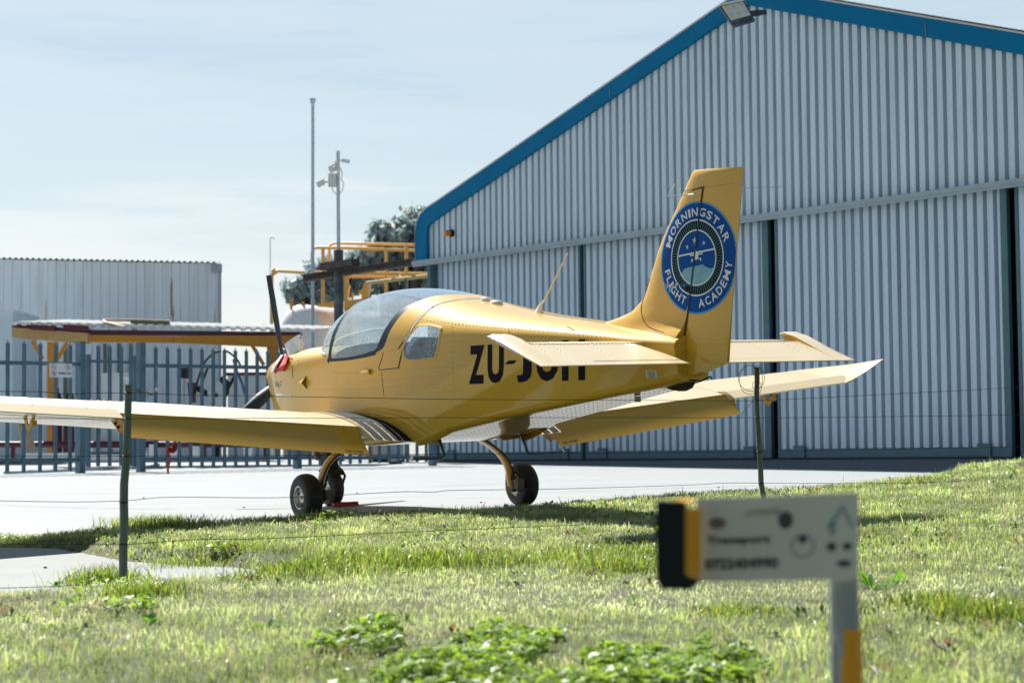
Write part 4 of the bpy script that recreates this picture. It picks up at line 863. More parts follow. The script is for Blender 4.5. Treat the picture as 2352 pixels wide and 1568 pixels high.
for s_ in (1, -1):
    m = MB()
    m.loft([wsec(Y, -.832) for Y in (.30, .5, .70, .865)], True, True, True)
    m.loft([wsec(Y, -.575) for Y in (.868, 1.3, 1.8, 2.3, 2.81)], True, True, True)
    m.loft([wsec(Y, -.44) for Y in (2.815, 3.2, 3.7, 4.1)], True, True, True)
    # spanwise and chordwise rivet rows
    rows = [(X, np.arange(.95, 4.1, .05)) for X in (-.30, -.02, .35)] + [(-.555, np.arange(.95, 2.8, .045)), (-.425, np.arange(2.85, 4.1, .045))]
    for X, ys in rows:
        for Y in ys:
            if wing_geo(Y)[1] > X + .05:
                for up in (True, False): m.rivet((X, Y, wz(X, Y, up)), (-.12 if up else 0, 0, 1 if up else -1), .0048)
    for Y in np.arange(1.2, 4.1, .42):
        for X in np.arange(.4, -.42, -.045):
            for up in (True, False): m.rivet((X, Y, wz(X, Y, up)), (0, 0, 1 if up else -1), .0045)
    mir(m, s_); wg = obj('wing', m, YEL_GLARE, air, smooth=True, ang=40)
    # tip: underside sweeps up to a raked edge
    m = MB(); R0 = wsec(4.1, -.68, 22); rings = [R0]; nU = 23
    for Y, k in ((4.2, .12), (4.3, .30), (4.4, .52), (4.5, .78), (4.56, .94), (4.59, 1.0)):
        b, xl, xt = wing_geo(4.1); r = []; bz = b + .084 * (Y - 4.1)
        xl2 = xl - .45 * k ** 1.5; xe2 = -.68 - .02 * k
        ring = wsec(4.1, -.68, 22)
        for i, p in enumerate(ring):
            t = (xl - p[0]) / (xl + .68); X = xl2 + (xe2 - xl2) * t; zc = p[2] - b; 
            crest = .155 * (1 - .25 * (1 - t)) ; zz = zc * (1 - k) + crest * k * (1 + .12 * t) if True else zc
            if i < nU: zz = max(zz, zc * (1 - .35 * k))
            r.append((X, Y, bz + zz + (0.0 if i < nU else -.006)))
        rings.append(r)
    m.loft(rings, True, False, True); mir(m, s_); obj('wing_tip', m, YEL_GLARE, wg, smooth=True, ang=50)
    # aileron
    m = MB(); sp = [2.822, 3.3, 3.8, 4.22]; rr_ = []
    for Y in sp:
        b = wing_geo(Y)[0]; zu, zl = wz(-.435, Y), wz(-.435, Y, False); te = b + .003
        rr_.append([(-.448, Y, zu - .001), (-.555, Y, b + .068), (-.675, Y, te + .004), (-.675, Y, te - .003), (-.60, Y, b - .010), (-.448, Y, zl + .004)])
    m.loft(rr_, True, True, True)
    for Y in np.arange(2.86, 4.2, .042):
        m.rivet((-.47, Y, wz(-.435, Y) - .004), (-.2, 0, 1), .006)
    for Y in (3.05, 3.45, 3.85):
        for k in np.linspace(0, 1, 6): m.rivet((-.565 - .09 * k, Y + .10 * k, wing_geo(Y)[0] + .063 - .050 * k), (-.6, 0, 1), .006)
    mir(m, s_); obj('aileron', m, YEL_GLARE, wg, smooth=True, ang=25)
    # flap, lowered
    fu = [np.array([-.592, .872, .712]), np.array([-.588, 2.81, .882])]; fl_ = [np.array([-.796, .889, .524]), np.array([-.770, 2.815, .730])]
    m = MB(); rr_ = []
    for k in np.linspace(0, 1, 8):
        a = fu[0] * (1 - k) + fu[1] * k; b_ = fl_[0] * (1 - k) + fl_[1] * k; d = (b_ - a); nrm_ = np.array([d[2], 0, -d[0]]); nrm_ /= np.linalg.norm(nrm_); fwd = np.array([.8, 0, -.55])
        rr_.append([a + np.array([.035, 0, .010]), a + np.array([.0, 0, .012]), a + d * .08 - nrm_ * 0, b_, b_ + np.array([.004, 0, -.002]), a + d * .55 + fwd * .022, a + d * .25 + fwd * .045, a + fwd * .05])
    m.loft(rr_, True, True, True)
    for k in (.0, .004): pass
    for t in np.linspace(.02, .10, 5):
        p = fu[0] * (1 - t) + fu[1] * t; m.rivet(p + [-.006, 0, .012], (-.6, 0, .8), .007)
    mir(m, s_); fo = obj('flap', m, YEL, wg, smooth=True, ang=30)
    # dark bright-orange slot above the flap
    m = MB(); rr_ = []
    for k in np.linspace(0, 1, 6):
        Y = .875 + (2.808 - .875) * k; rr_.append([(-.577, Y, wz(-.575, Y) - .002), (-.580, Y, wz(-.575, Y) - .030), (-.540, Y, wz(-.575, Y) - .050)])
    m.loft(rr_, closed=False); mir(m, s_); obj('flap_cove', m, YELI, wg)
    t = textmb('NO STEP', .155, .030, bold=.03)
    d0 = (fl_[0] - fu[0]) / np.linalg.norm(fl_[0] - fu[0]); ex = (fl_[1] - fl_[0]) / np.linalg.norm(fl_[1] - fl_[0]); nb = np.cross(ex, d0); nb = nb if nb[0] < 0 else -nb
    y0 = .20 if s_ > 0 else .03
    def mp_(p):
        k = y0 - p[0] if s_ > 0 else y0 + p[0]; return fl_[0] + ex * k - d0 * (.016 + p[1]) + nb * .0025
    t.xf(mp_)
    if s_ < 0: t.v = [(x, -y, z) for x, y, z in t.v]
    obj('lettering', t, simple('stencil_maroon', (.13, .02, .03), .6), fo)
    # flap hinge brackets
    for Y0, X0 in ((2.83, -.46), (3.42, -.40)):
        b = wz(X0, Y0, False); br = MB()
        if Y0 < 3: br.prism([(X0, Y0, b + .01), (X0 - .19, Y0, b + .03), (X0 - .26, Y0 - .02, b - .10), (X0 - .18, Y0, b - .09)], (0, .006, 0))
        else: br.prism([(X0 + .1, Y0, b + .01), (X0 + .03, Y0, b + .01), (X0 - .03, Y0, b - .10), (X0 + .0, Y0, b - .105)], (0, .008, 0)).prism([(X0 - .17, Y0, b + .02), (X0 - .12, Y0, b + .02), (X0 + .01, Y0, b - .105), (X0 - .03, Y0, b - .11)], (0, .008, 0)).tube([(X0 - .10, Y0 - .02, b - .045), (X0 - .10, Y0 + .02, b - .045)], .022, 10)
        mir(br, s_); obj('hinge_bracket', br, YELI, wg)
        if Y0 < 3:
            hb = MB()
            for dx, dz in ((-.10, -.018), (-.15, -.045)): hb.tube([(X0 + dx, Y0 - .004, b + dz), (X0 + dx, Y0 + .011, b + dz)], .013, 10)
            mir(hb, s_); obj('bracket_hole', hb, BLKM, wg)
    br = MB().prism([(-.50, .90, .66), (-.60, .90, .70), (-.68, .90, .58), (-.60, .90, .565)], (0, .008, 0)).bar((-.46, .91, .64), (-.62, .91, .57), .012, .02); mir(br, s_); obj('hinge_bracket', br, YELI, wg)
    # walkway stripes on the wing root
    for yc in (.565, .650, .735, .820):
        m = MB(); rr_ = []
        for k in np.linspace(0, 1, 26):
            X = .42 + (-.826 - .42) * k; rr_.append([(X, yc - .034, wz(X, yc) + .0025), (X, yc + .034, wz(X, yc) + .0025)])
        m.loft(rr_, closed=False); mir(m, s_); obj('walkway_strip', m, simple('grip_black', (.010, .020, .028), .7, spec=.12), wg)
    # wing root fairing
    m = MB(); rings = []
    for k in range(44):
        X = .45 - 1.99 * k / 43.; t = k / 43.
        zi = .882 - .062 * t ** 1.3
        if X > -.832: yo = .47 + .06 * min(1, t * 1.6); zo = wz(X, yo) + .001
        else: q_ = (-.832 - X) / .708; yo = .53 * (1 - q_) + ysurf(X, .79) * q_ - .02 * math.sin(q_ * math.pi); zo = wz(-.832, .53) * (1 - q_) + (zi - .012) * q_ - .045 * math.sin(q_ * math.pi) * (1 - q_)
        yi = ysurf(X, zi); r = [(X, max(.2, yo - .05), zo - .035)]
        for j in range(13):
            a = j / 12.; zz = zo + (zi - zo) * a ** 1.6; yy = yo + (yi - yo) * a ** .62; r.append((X, max(yy, ysurf(X, zz) + .003 * (1 - .4 * a)), zz))
        rings.append(r)
    m.loft(rings, closed=False); mir(m, s_); obj('root_fairing', m, YEL, wg, smooth=True, ang=60)
# ------------------------------------------------ fin and rudder
FLE = np.array([[1.10, -2.3], [1.40, -2.42], [1.455, -2.62], [1.50, -2.90], [1.55, -3.02], [1.60, -3.095], [1.75, -3.19], [1.97, -3.316], [2.2, -3.50], [2.43, -3.68]])
def le(z): return float(crs(z, FLE[:, 0], FLE[:, 1]))
def hx(z): return -3.535 - .275 * (z - 1.05) / 1.255
def te(z): return -3.98 - .21 * (z - 1.148) / 1.252
def finT(X, z):
    L = le(z) if z > 1.60 else -3.095 + (0); c = L - te(z); s_ = (L - X) / c
    if s_ <= 0: s_ = 0
    yt = 5 * .115 * (.2969 * math.sqrt(s_) - .126 * s_ - .3516 * s_ ** 2 + .2843 * s_ ** 3 - .1036 * s_ ** 4) * c
    return max(.002, yt)
def finTl(X, z):
    if z > 1.66: return finT(X, z)
    L = le(z); c = L - te(z); s_ = max(0, (L - X) / c); base = 5 * .115 * (.2969 * math.sqrt(s_) - .126 * s_ - .3516 * s_ ** 2 + .2843 * s_ ** 3 - .1036 * s_ ** 4) * 1.0
    fl2 = .10 * math.exp(-max(0, z - 1.33) / .075) * min(1, s_ * 3.0)
    return max(.002, base * .95 + fl2)
m = MB(); rings = []
for z in list(np.linspace(1.20, 1.66, 14)) + list(np.linspace(1.72, 2.295, 12)):
    L = le(z); H_ = hx(z); r = []
    for k in range(16): t = (k / 15.) ** 1.6; X = L + (H_ - L) * t; r.append((X, finTl(X, z) if t > 0 else 0, z))
    rings.append(r + [(p[0], -p[1], z) for p in r[:0:-1]])
m.loft(rings, True, True, True)
for z in np.arange(1.5, 2.25, .035):
    for dx in (.03,): X = hx(z) + dx; m.rivet((X, finTl(X, z), z), (0, 1, 0), .0035)
for (x0, z0, x1, z1) in ((-3.28, 1.60, -3.42, 1.98), (-3.2, 1.62, -3.5, 1.40)):
    for k in np.linspace(0, 1, 14): X = x0 + (x1 - x0) * k; z = z0 + (z1 - z0) * k; m.rivet((X, finTl(X, z), z), (0, 1, 0), .0035)
fin = obj('fin', m, YEL, air, smooth=True, ang=40)
seamm = MB().tube([(x, finTl(x, z) + .001, z) for x, z in arc([(-3.165, 1.76), (-3.11, 1.60), (-3.13, 1.47), (-3.25, 1.38), (-3.45, 1.33)], 6)] if False else [(float(p[0]), finTl(p[0], p[1]) + .0008, float(p[1])) for p in arc([np.array(q) for q in ((-3.20, 1.74), (-3.13, 1.60), (-3.15, 1.50), (-3.25, 1.41), (-3.45, 1.36))], 6)], .0028, 5)
obj('fillet_seam', seamm, SEAM, fin)
def rud_ring(z, X0, X1, n=12):
    r = []
    for k in range(n): t = k / (n - 1.); X = X0 + (X1 - X0) * t; r.append((X, max(.0015, finT(X, z)) * (1 if k else .8), z))
    return r + [(p[0], -p[1], z) for p in r[::-1]]
m = MB(); rings = []
for t in np.linspace(0, 1, 24):
    r = []
    for k in range(12):
        a = k / 11.; zb_ = 1.045 + (1.148 - 1.045) * a; zt_ = 2.300; z = zb_ + (zt_ - zb_) * t; X = (hx(z) - .012) * (1 - a) + te(z) * a; wid = max(.0015, finT(X, max(z, 1.62)) * (1 if z > 1.5 else 1 + (1.5 - z) * .5)); r.append((X, wid, z))
    rings.append(r + [(p[0], -p[1], p[2]) for p in r[::-1]])
m.loft(rings, True, True, True)
rings = []
for z in (2.302, 2.33, 2.38, 2.415, 2.43):
    L = le(z) - (0 if z < 2.42 else .02); ztop = 1 if z < 2.42 else .6; r = []
    for k in range(14): t = (k / 13.) ** 1.5; X = L + (te(z) - L) * t; zz = z - .0; r.append((X, (finT(X, z) * ztop) if k else 0.0, zz - .03 * t * (1 if z > 2.41 else 0)))
    rings.append(r + [(p[0], -p[1], p[2]) for p in r[:0:-1]])
m.loft(rings, True, True, True)
for X in np.arange(-3.75, -4.12, -.03): m.rivet((X, finT(X, 2.34), 2.335), (0, 1, 0), .0035)
rud = obj('rudder', m, YEL, air, smooth=True, ang=40)
obj('hinge_gap', MB().loft([[(hx(z) + .001, finT(hx(z), max(z, 1.62)) * (1 if z > 1.5 else 1 + (1.5 - z) * .5) + .0045, z), (hx(z) - .013, finT(hx(z), max(z, 1.62)) * (1 if z > 1.5 else 1 + (1.5 - z) * .5) + .0045, z)] for z in np.linspace(1.05, 2.302, 30)], closed=False), BLKM, rud)
obj('hinge_gap', MB().bar((-3.70, finT(-3.7, 2.3) + .003, 2.295), (-3.825, finT(-3.8, 2.3) + .003, 2.305), .004, .007), BLKM, rud)
obj('nav_antenna', MB().tube([(-3.66, .02, 2.272), (-3.60, .16, 2.26), (-3.72, .19, 2.33)], .0035, 5).tube([(-3.66, .03, 2.268), (-3.73, .035, 2.265)], .008, 6), WHTG, fin)
a_ = ap(1709, 432, 1, 0); obj('whisker_antenna', MB().tube([a_ + [.3, .0, 0], a_, ap(1798, 428.5, 1, -.35)], .0022, 5), WHTG, fin)
# tail emblem: discs that follow the surface
EC = np.array([-3.733, 1.845]); ER = .374
def ey(X, z, o):
    if X > hx(z): return max(finTl(X, z) if z < 1.68 else 0, finT(X, z)) + o
    return max(finT(X, max(z, 1.62)) * (1 if z > 1.5 else 1 + (1.5 - z) * .5), finT(X, z)) + o
def cl(X, z): return min(max(X, te(z) + .005), le(z) - .006)
def em(mb_pts_fn, o): pass
def disc(r0, r1, o, n=72, nr=8):
    m = MB(); rings = []
    for k in range(nr + 1):
        r = r0 + (r1 - r0) * k / nr; rings.append([(EC[0] - r * math.cos(2 * math.pi * i / n), EC[1] + r * math.sin(2 * math.pi * i / n)) for i in range(n)])
    vs = [(cl(x, z), ey(cl(x, z), z, o), z) for rg in rings for x, z in rg]; fs = [(a * n + i, a * n + (i + 1) % n, (a + 1) * n + (i + 1) % n, (a + 1) * n + i) for a in range(nr) for i in range(n)]
    return m.add(vs, fs)
# emblem coordinates: x to the right in the photo (towards the tail), y up, unit = outer radius
def E2(x, y, o): z = EC[1] + y * ER; X = cl(EC[0] - x * ER, z); return (X, ey(X, z, o), z)
LB = simple('emblem_light_blue', (.10, .34, .62), .6, spec=.1); BB = simple('emblem_blue', (.002, .075, .33), .6, spec=.1); DK = simple('emblem_black', (.004, .014, .018), .6, spec=.1); WW = simple('emblem_white', (.66, .70, .74), .35, coat=.4); TT = simple('emblem_teal', (.03, .22, .28), .4)
eb = obj('emblem', disc(.0, ER, .0012), LB, fin, smooth=True, ang=0); 
obj('blue_ring', disc(0, ER * .965, .0018), BB, eb, smooth=True, ang=0)
obj('black_ring', disc(ER * .48, ER * .665, .0024), DK, eb, smooth=True, ang=0)
for a_, b_ in ((.655, .680), (.475, .500)): obj('white_ring', disc(ER * a_, ER * b_, .0032, nr=1), WW, eb, smooth=True, ang=0)
m = MB()
for i in range(72):
    t = 2 * math.pi * i / 72; c_, s__ = math.cos(t), math.sin(t); pw = .0045
    m.add([E2(c_ * .51 - s__ * pw, s__ * .51 + c_ * pw, .003), E2(c_ * .51 + s__ * pw, s__ * .51 - c_ * pw, .003), E2(c_ * .65 + s__ * pw, s__ * .65 - c_ * pw, .003), E2(c_ * .65 - s__ * pw, s__ * .65 + c_ * pw, .003)], [(0, 1, 2, 3)])
obj('gauge_ticks', m, TT, eb)
def star(cx_, cy_, r):
    v = [E2(cx_, cy_, .0034)]
    for k in range(10): a = math.pi / 2 + k * math.pi / 5; rr0 = r if k % 2 == 0 else r * .4; v.append(E2(cx_ + rr0 * math.cos(a), cy_ + rr0 * math.sin(a), .0034))
    return v, [(0, 1 + k, 1 + (k + 1) % 10) for k in range(10)]
m = MB()
for s3 in ((-.02, .305, .075), (-.225, .205, .05), (.205, .245, .05)): m.add(*star(*s3))
obj('stars', m, simple('emblem_star', (.34, .56, .64), .4), eb)
m = MB(); n = 40; top = [(-.40, -.255), (-.33, -.19), (-.27, -.165), (-.25, -.18), (-.22, -.16), (-.06, -.150), (.17, -.13), (.21, -.165), (.29, -.20), (.37, -.215), (.40, -.20), (.43, -.20)]
tx = np.linspace(-.43, .43, n); v0 = [E2(x, max(float(np.interp(x, [a for a, _ in top], [b for _, b in top])), -math.sqrt(max(0, .478 ** 2 - x * x))), .0026) for x in tx]; v1 = [E2(x, -math.sqrt(max(0, .478 ** 2 - x * x)), .0026) for x in tx]
mid = [tuple((np.array(a) + np.array(b)) / 2) for a, b in zip(v0, v1)]; mid = [(p[0], ey(p[0], p[2], .0026), p[2]) for p in mid]
m.loft([v0, mid, v1], closed=False); obj('mountain', m, simple('emblem_mountain', (.16, .38, .52), .45, var=.12, vscale=20), eb)
m = MB()
def ebar(x0, y0, x1, y1, wd, o=.0036, seg=8):
    d = np.array([x1 - x0, y1 - y0]); L = np.linalg.norm(d); d /= L; nn = np.array([-d[1], d[0]]) * wd / 2; a = []; b = []
    for k in range(seg + 1): p = np.array([x0, y0]) + d * L * k / seg; a.append(E2(p[0] + nn[0], p[1] + nn[1], o)); b.append(E2(p[0] - nn[0], p[1] - nn[1], o))
    return [a, b]
for args in ((-.475, .055, .475, .125, .028), (-.01, .10, -.01, .24, .026), (-.15, .045, .17, .065, .022), (-.02, .0, -.11, -.045, .018), (.02, .0, .11, -.035, .018), (-.11, -.07, -.11, -.02, .026), (.115, -.06, .115, -.01, .026), (0, -.05, 0, .0, .02)): m.loft(ebar(*args), closed=False)
m.add([E2(0 + .062 * math.cos(t), .045 + .075 * math.sin(t), .004) for t in np.linspace(0, 2 * math.pi, 14, endpoint=False)], [tuple(range(14))]); obj('plane_symbol', m, WW, eb)
# lettering on the ring
_fc = {}
def glyph(ch):
    if ch not in _fc:
        t = textmb(ch, 1, 1, bold=.018); _fc[ch] = (np.array(t.v), t.f)
    return _fc[ch]
GW = dict(M=1.05, I=.30, W=1.1, L=.62, T=.72, F=.65, E=.66, N=.82, G=.82, O=.86, R=.76, S=.68, A=.86, H=.80, C=.78, D=.82, Y=.80)
def ringtext(s_, rb, h, a0, a1, inward=False):
    m = MB(); tot = sum(GW[c] for c in s_) + .22 * (len(s_) - 1); cur = 0
    for ch in s_:
        v, f_ = glyph(ch); wd = GW[ch]; pts = []
        for p in v:
            tt_ = (cur + p[0] * wd) / tot; ang_ = a0 + (a1 - a0) * tt_; r = rb + h * p[1] if not inward else rb + h * (1 - p[1]); pts.append(E2(r * math.cos(ang_), r * math.sin(ang_), .0035))
        m.add(pts, f_); cur += wd + .22
    return m
D_R = math.pi / 180
obj('lettering', ringtext('MORNINGSTAR', .735, .15, 163 * D_R, 17 * D_R), WW, eb); obj('lettering', ringtext('FLIGHT', .735, .15, 192 * D_R, 248 * D_R, True), WW, eb); obj('lettering', ringtext('ACADEMY', .735, .15, 272 * D_R, 352 * D_R, True), WW, eb)
# registration
RTW = 1.30
rs, _n = cast(*P2(334, 815)); re_, _n = cast(*P2(1243, 783)); rt, _n = cast(*P2(362, 514))
regm = MB()
for ch, f0, f1 in (('Z', 0, .157), ('U', .190, .343), ('-', .372, .449), ('J', .462, .589), ('O', .626, .805), ('H', .832, 1.0)):
    if ch == '-': t = MB().add([(0, 0, 0), (.5, 0, 0), (1, 0, 0), (1, 1, 0), (.5, 1, 0), (0, 1, 0)], [(0, 1, 4, 5), (1, 2, 3, 4)])
    else: t = textmb(ch, 1, 1, bold=.045)
    t.xf(lambda p: np.array([f0 + (f1 - f0) * p[0] + .038 * (p[1] - .0), (.475 + .09 * p[1]) if ch == '-' else p[1], 0])); regm.add(t.v, t.f)
def regmap(p):
    k = p[0] * .88 + .12 * p[0] ** 2; X = rs[0] + (re_[0] - rs[0]) * k; zb = rs[2] + (re_[2] - rs[2]) * k; z = zb + (rt[2] - rs[2]) * p[1]; return np.array([X, ysurf(X, z) + .003, z])
obj('registration', regm.xf(regmap), simple('registration_black', (.004, .006, .016), .6, spec=.1), fus)
t = textmb('Sling 2', .20, .062, shear=.35)
def slm(p): X = 1.62 - p[0]; z = 1.055 + p[1]; return np.array([X, ysurf(X, z) + .003, z])
obj('lettering', t.xf(slm), simple('script_black', (.03, .02, .02), .4), fus)
p_, n_ = cast(1497, 860)
X0, z0 = p_[0], p_[2]; on = lambda dx, dz, o: (X0 - dx, ysurf(X0 - dx, z0 + dz) + o, z0 + dz)
pq = obj('placard', MB().add([on(-.05, -.025, .002), on(.05, -.028, .002), on(.05, .030, .002), on(-.05, .033, .002)], [(0, 1, 2, 3)]), simple('placard_grey', (.62, .62, .60), .5), fus)
m = MB()
for k in range(4): m.add([on(-.03, .018 - k * .012, .003), on(.03, .017 - k * .012, .003), on(.03, .013 - k * .012, .003), on(-.03, .014 - k * .012, .003)], [(0, 1, 2, 3)])
obj('print', m, INK, pq)
# ------------------------------------------------ tailplane and elevators
for s_ in (1, -1):
    m = MB(); rr_ = []
    for Y in (.1, .5, 1.08): rr_.append([(-2.98, Y, 1.285), (-3.02, Y, 1.305), (-3.2, Y, 1.312), (-3.36, Y, 1.300), (-3.36, Y, 1.262), (-3.2, Y, 1.252), (-3.02, Y, 1.268)])
    m.loft(rr_, True, True, True); mir(m, s_); obj('tailplane', m, YEL_GLARE, air, smooth=True, ang=35)
    H0 = np.array([-3.367, 0, 1.292]); T0 = np.array([-3.765, 0, 1.147])
    m = MB(); rr_ = []
    for Y, Yt, k in ((.30, .135, 1), (.6, .55, 1), (.9, .9, 1), (1.169, 1.169, 1)):
        rr_.append([H0 + [0, Y, 0], H0 + (T0 - H0) * .5 + [0, (Y + Yt) / 2, .006], T0 + [0, Yt, .004], T0 + [0, Yt, -.003], H0 + (T0 - H0) * .5 + [0, (Y + Yt) / 2, -.03], H0 + [.012, Y, -.042]])
    m.loft(rr_, True, True, True)
    LEp = np.array([-3.138, 0, 1.359]); rr_ = []
    for Y, sc_, xs_ in ((1.17, .96, 0), (1.20, 1.0, 0), (1.25, 1.0, 0), (1.305, 1.0, .0), (1.327, .98, 0)):
        a = T0 + (LEp - T0) * sc_; th = .042 if Y < 1.32 else .016; dd = (T0 - a)
        nrm_ = np.array([-.34, 0, .94])
        rr_.append([a + [0, Y, 0], a + dd * .06 + nrm_ * th * .55 + [0, Y, 0], a + dd * .25 + nrm_ * th * .75 + [0, Y, 0], a + dd * .6 + nrm_ * th * .4 + [0, Y, 0], T0 + [0, Y, .003], T0 + [0, Y, -.003], a + dd * .6 - nrm_ * th * .35 + [0, Y, 0], a + dd * .25 - nrm_ * th * .6 + [0, Y, 0], a + dd * .06 - nrm_ * th * .4 + [0, Y, 0]])
    m.loft(rr_, True, True, True)
    hf = T0 + (LEp - T0) * .96; obj_hf = MB().prism([hf + [0, 1.166, 0], hf * .8 + T0 * .2 + [0, 1.166, .026], hf * .45 + T0 * .55 + [0, 1.166, .018], hf * .45 + T0 * .55 + [0, 1.166, -.02], hf * .8 + T0 * .2 + [0, 1.166, -.022]], (0, .002, 0))
    for Y in np.arange(.34, 1.3, .032): m.rivet(H0 + [-.012, Y, .002], (-.3, 0, 1), .006)
    for Y in (.42, .70, 1.02, 1.14):
        for k in np.linspace(.1, .95, 8): m.rivet(H0 + (T0 - H0) * k + [0, Y + .05 * k - .04, .007 - .005 * k], (-.3, 0, 1), .006)
    for Y in np.arange(.2, .85, .022): m.rivet(T0 + (H0 - T0) * .16 + [0, Y, .006], (-.3, 0, 1), .004)
    mir(m, s_); el = obj('elevator', m, YEL_GLARE, air, smooth=True, ang=30); obj('horn_face', mir(obj_hf, s_), YELI, el)
    if s_ > 0:
        m = MB().add([T0 + (H0 - T0) * .15 + np.array([0, .16, .0070]), T0 + (H0 - T0) * .15 + np.array([0, .88, .0070]), T0 + (H0 - T0) * .165 + np.array([0, .88, .0075]), T0 + (H0 - T0) * .165 + np.array([0, .16, .0075])], [(0, 1, 2, 3)]); obj('trim_tab_gap', m, SEAM, el)
    m = MB().prism([(-3.30, 1.10, 1.262), (-3.42, 1.10, 1.240), (-3.44, 1.10, 1.215), (-3.40, 1.10, 1.20), (-3.30, 1.10, 1.235)], (0, .01, 0)); mir(m, s_); obj('hinge_bracket', m, YELI, el)
obj('tail_bumper', MB().prism([(-3.30, -.03, 1.00), (-3.60, -.03, 1.05), (-3.60, -.03, 1.02), (-3.57, -.03, .985), (-3.50, -.03, .965), (-3.42, -.03, .975)], (0, .06, 0)), BLKM, air)
obj('tail_drain', MB().tube([(-3.0, .0, .935), (-3.0, 0, .895)], .022, 10), GREYM, air)
obj('rudder_linkage', MB().tube([(-3.62, .03, 1.04), (-3.72, .02, 1.03), (-3.80, .0, 1.06), (-3.81, 0, 1.04)], .006, 6), BLKM, air)
# ------------------------------------------------ undercarriage
def wheel(cx_, cy_, R__, wd, nm, s_):
    prof = []; 
    for a in np.linspace(-math.pi * .5 - .35, math.pi * .5 + .35, 21):
        c_, s2 = math.cos(a), math.sin(a); prof.append((R__ - .075 + .075 * math.copysign(abs(c_) ** .75, c_), wd / 2 * math.copysign(abs(s2) ** .8, s2)))
    prof = [(max(r, R__ * .50), h) for r, h in prof]
    wo = obj(nm, MB().lathe(prof, (cx_, cy_, R__), (0, 1, 0), 44), RUB, air, smooth=True, ang=50)
    m = MB()
    for h in (-.035, -.012, .012, .035): m.lathe([(R__ - .0005, h - .002), (R__ + .0012, h), (R__ - .0005, h + .002)], (cx_, cy_, R__), (0, 1, 0), 44)
    rm = MB(); r = R__ * .52
    for q_ in (1, -1): rm.lathe([(r, q_ * wd * .38), (r - .004, q_ * wd * .45), (r - .014, q_ * wd * .43), (r - .018, q_ * wd * .2), (r * .55, q_ * wd * .18), (r * .40, q_ * wd * .28), (.0, q_ * wd * .28)], (cx_, cy_, R__), (0, 1, 0), 32)
    ro = obj('rim', rm, ALU, wo, smooth=True, ang=40)
    cp_ = MB()
    for k in range(4): a = k * math.pi / 2 + .4; c0_ = (cx_ + r * .68 * math.cos(a), cy_ + s_ * wd * .18, R__ + r * .68 * math.sin(a)); cp_.tube([c0_, (c0_[0], c0_[1] + s_ * .006, c0_[2])], .012, 8)
    obj('rim_hole', cp_, BLKM, ro)
    obj('hub_cap', MB().tube([(cx_, cy_ + s_ * wd * .25, R__), (cx_, cy_ + s_ * wd * .34, R__)], [.02, .014], 10), OCH, ro)
    return wo
for s_ in (1, -1):
    wo = wheel(0, s_ * 1.026, .187, .150, 'main_wheel', s_)
    pts = arc([np.array(p) for p in ((.02, .42, .66), (.02, .56, .615), (.015, .70, .545), (.01, .82, .45), (.0, .885, .34), (.0, .905, .23), (.0, .91, .18))], 6)
    m = MB(); rings = []
    for i, p in enumerate(pts):
        d = pts[min(i + 1, len(pts) - 1)] - pts[max(i - 1, 0)]; d /= np.linalg.norm(d); n2 = np.cross(d, [1, 0, 0]); k = i / (len(pts) - 1.); hw = .062 - .022 * k; th = .024 - .004 * k
        rings.append([p + np.array([1, 0, 0]) * hw * math.cos(t) + n2 * th * math.sin(t) for t in np.linspace(0, 2 * math.pi, 14, endpoint=False)])
    m.loft(rings, True, True, True); mir(m, s_); lg = obj('gear_leg', m, mat('gear_paint', (.72, .36, .02), .3, coat=.8) if s_ > 0 else bpy.data.materials['gear_paint'], air, smooth=True, ang=60)
    m = MB().tube([p + np.array([-.058, 0, .0]) * (1 - .3 * i / len(pts)) + [0, .012, -.008] for i, p in enumerate(pts)], .007, 6); mir(m, s_); obj('brake_line', m, BLKM, lg)
    m = MB().box((-.05, .895, .13), (.05, .93, .26)).box((-.13, .90, .16), (-.03, .945, .235)).box((-.165, .875, .165), (-.12, .94, .245)); mir(m, s_); obj('brake_caliper', m, mat('brake_cast', (.16, .14, .10), .6, metal=.5, var=.4, vscale=40) if s_ > 0 else bpy.data.materials['brake_cast'], lg)
    m = MB().lathe([(.085, -.004), (.085, .004), (.03, .004)], (0, .945, .187), (0, 1, 0), 26); mir(m, s_); obj('brake_disc', m, ALU, wo)
    m = MB().tube([(0, .90, .187), (0, 1.03, .187)], .018, 8); mir(m, s_); obj('axle', m, DGREY, lg)
    m = MB().box((-.045, .890, .23), (.045, .925, .30)); mir(m, s_); obj('axle_clamp', m, BLKM, lg)
wo = wheel(1.488, 0, .160, .125, 'nose_wheel', 1)
m = MB().tube([(1.50, 0, .34), (1.56, 0, .72)], .030, 12).prism([(1.44, -.05, .33), (1.56, -.05, .33), (1.60, -.05, .44), (1.50, -.05, .50), (1.46, -.05, .46)], (0, .1, 0)); nl_ = obj('nose_leg', m, BLK, air)
m = MB()
for y in (-.085, .085): m.tube([(1.53, y * .6, .355), (1.50, y, .34), (1.40, y * 1.05, .27), (1.47, y * 1.05, .16), (1.49, y * 1.05, .155)], .012, 8)
m.loft([[(1.488 + .175 * math.sin(a), y, .160 + .19 * math.cos(a)) for y in (-.07, -.03, .03, .07)] for a in np.linspace(-.9, .7, 12)], closed=False); obj('fork', m, BLK, nl_, smooth=True, ang=40)
ex_ = ap(730, 1046, 1, .12); obj('exhaust_pipe', MB().tube([ex_ + [.1, 0, .16], ex_ + [.02, 0, .03], ex_ + [-.01, 0, -.03]], .026, 12), simple('exhaust_steel', (.10, .07, .06), .5, metal=.6), air)
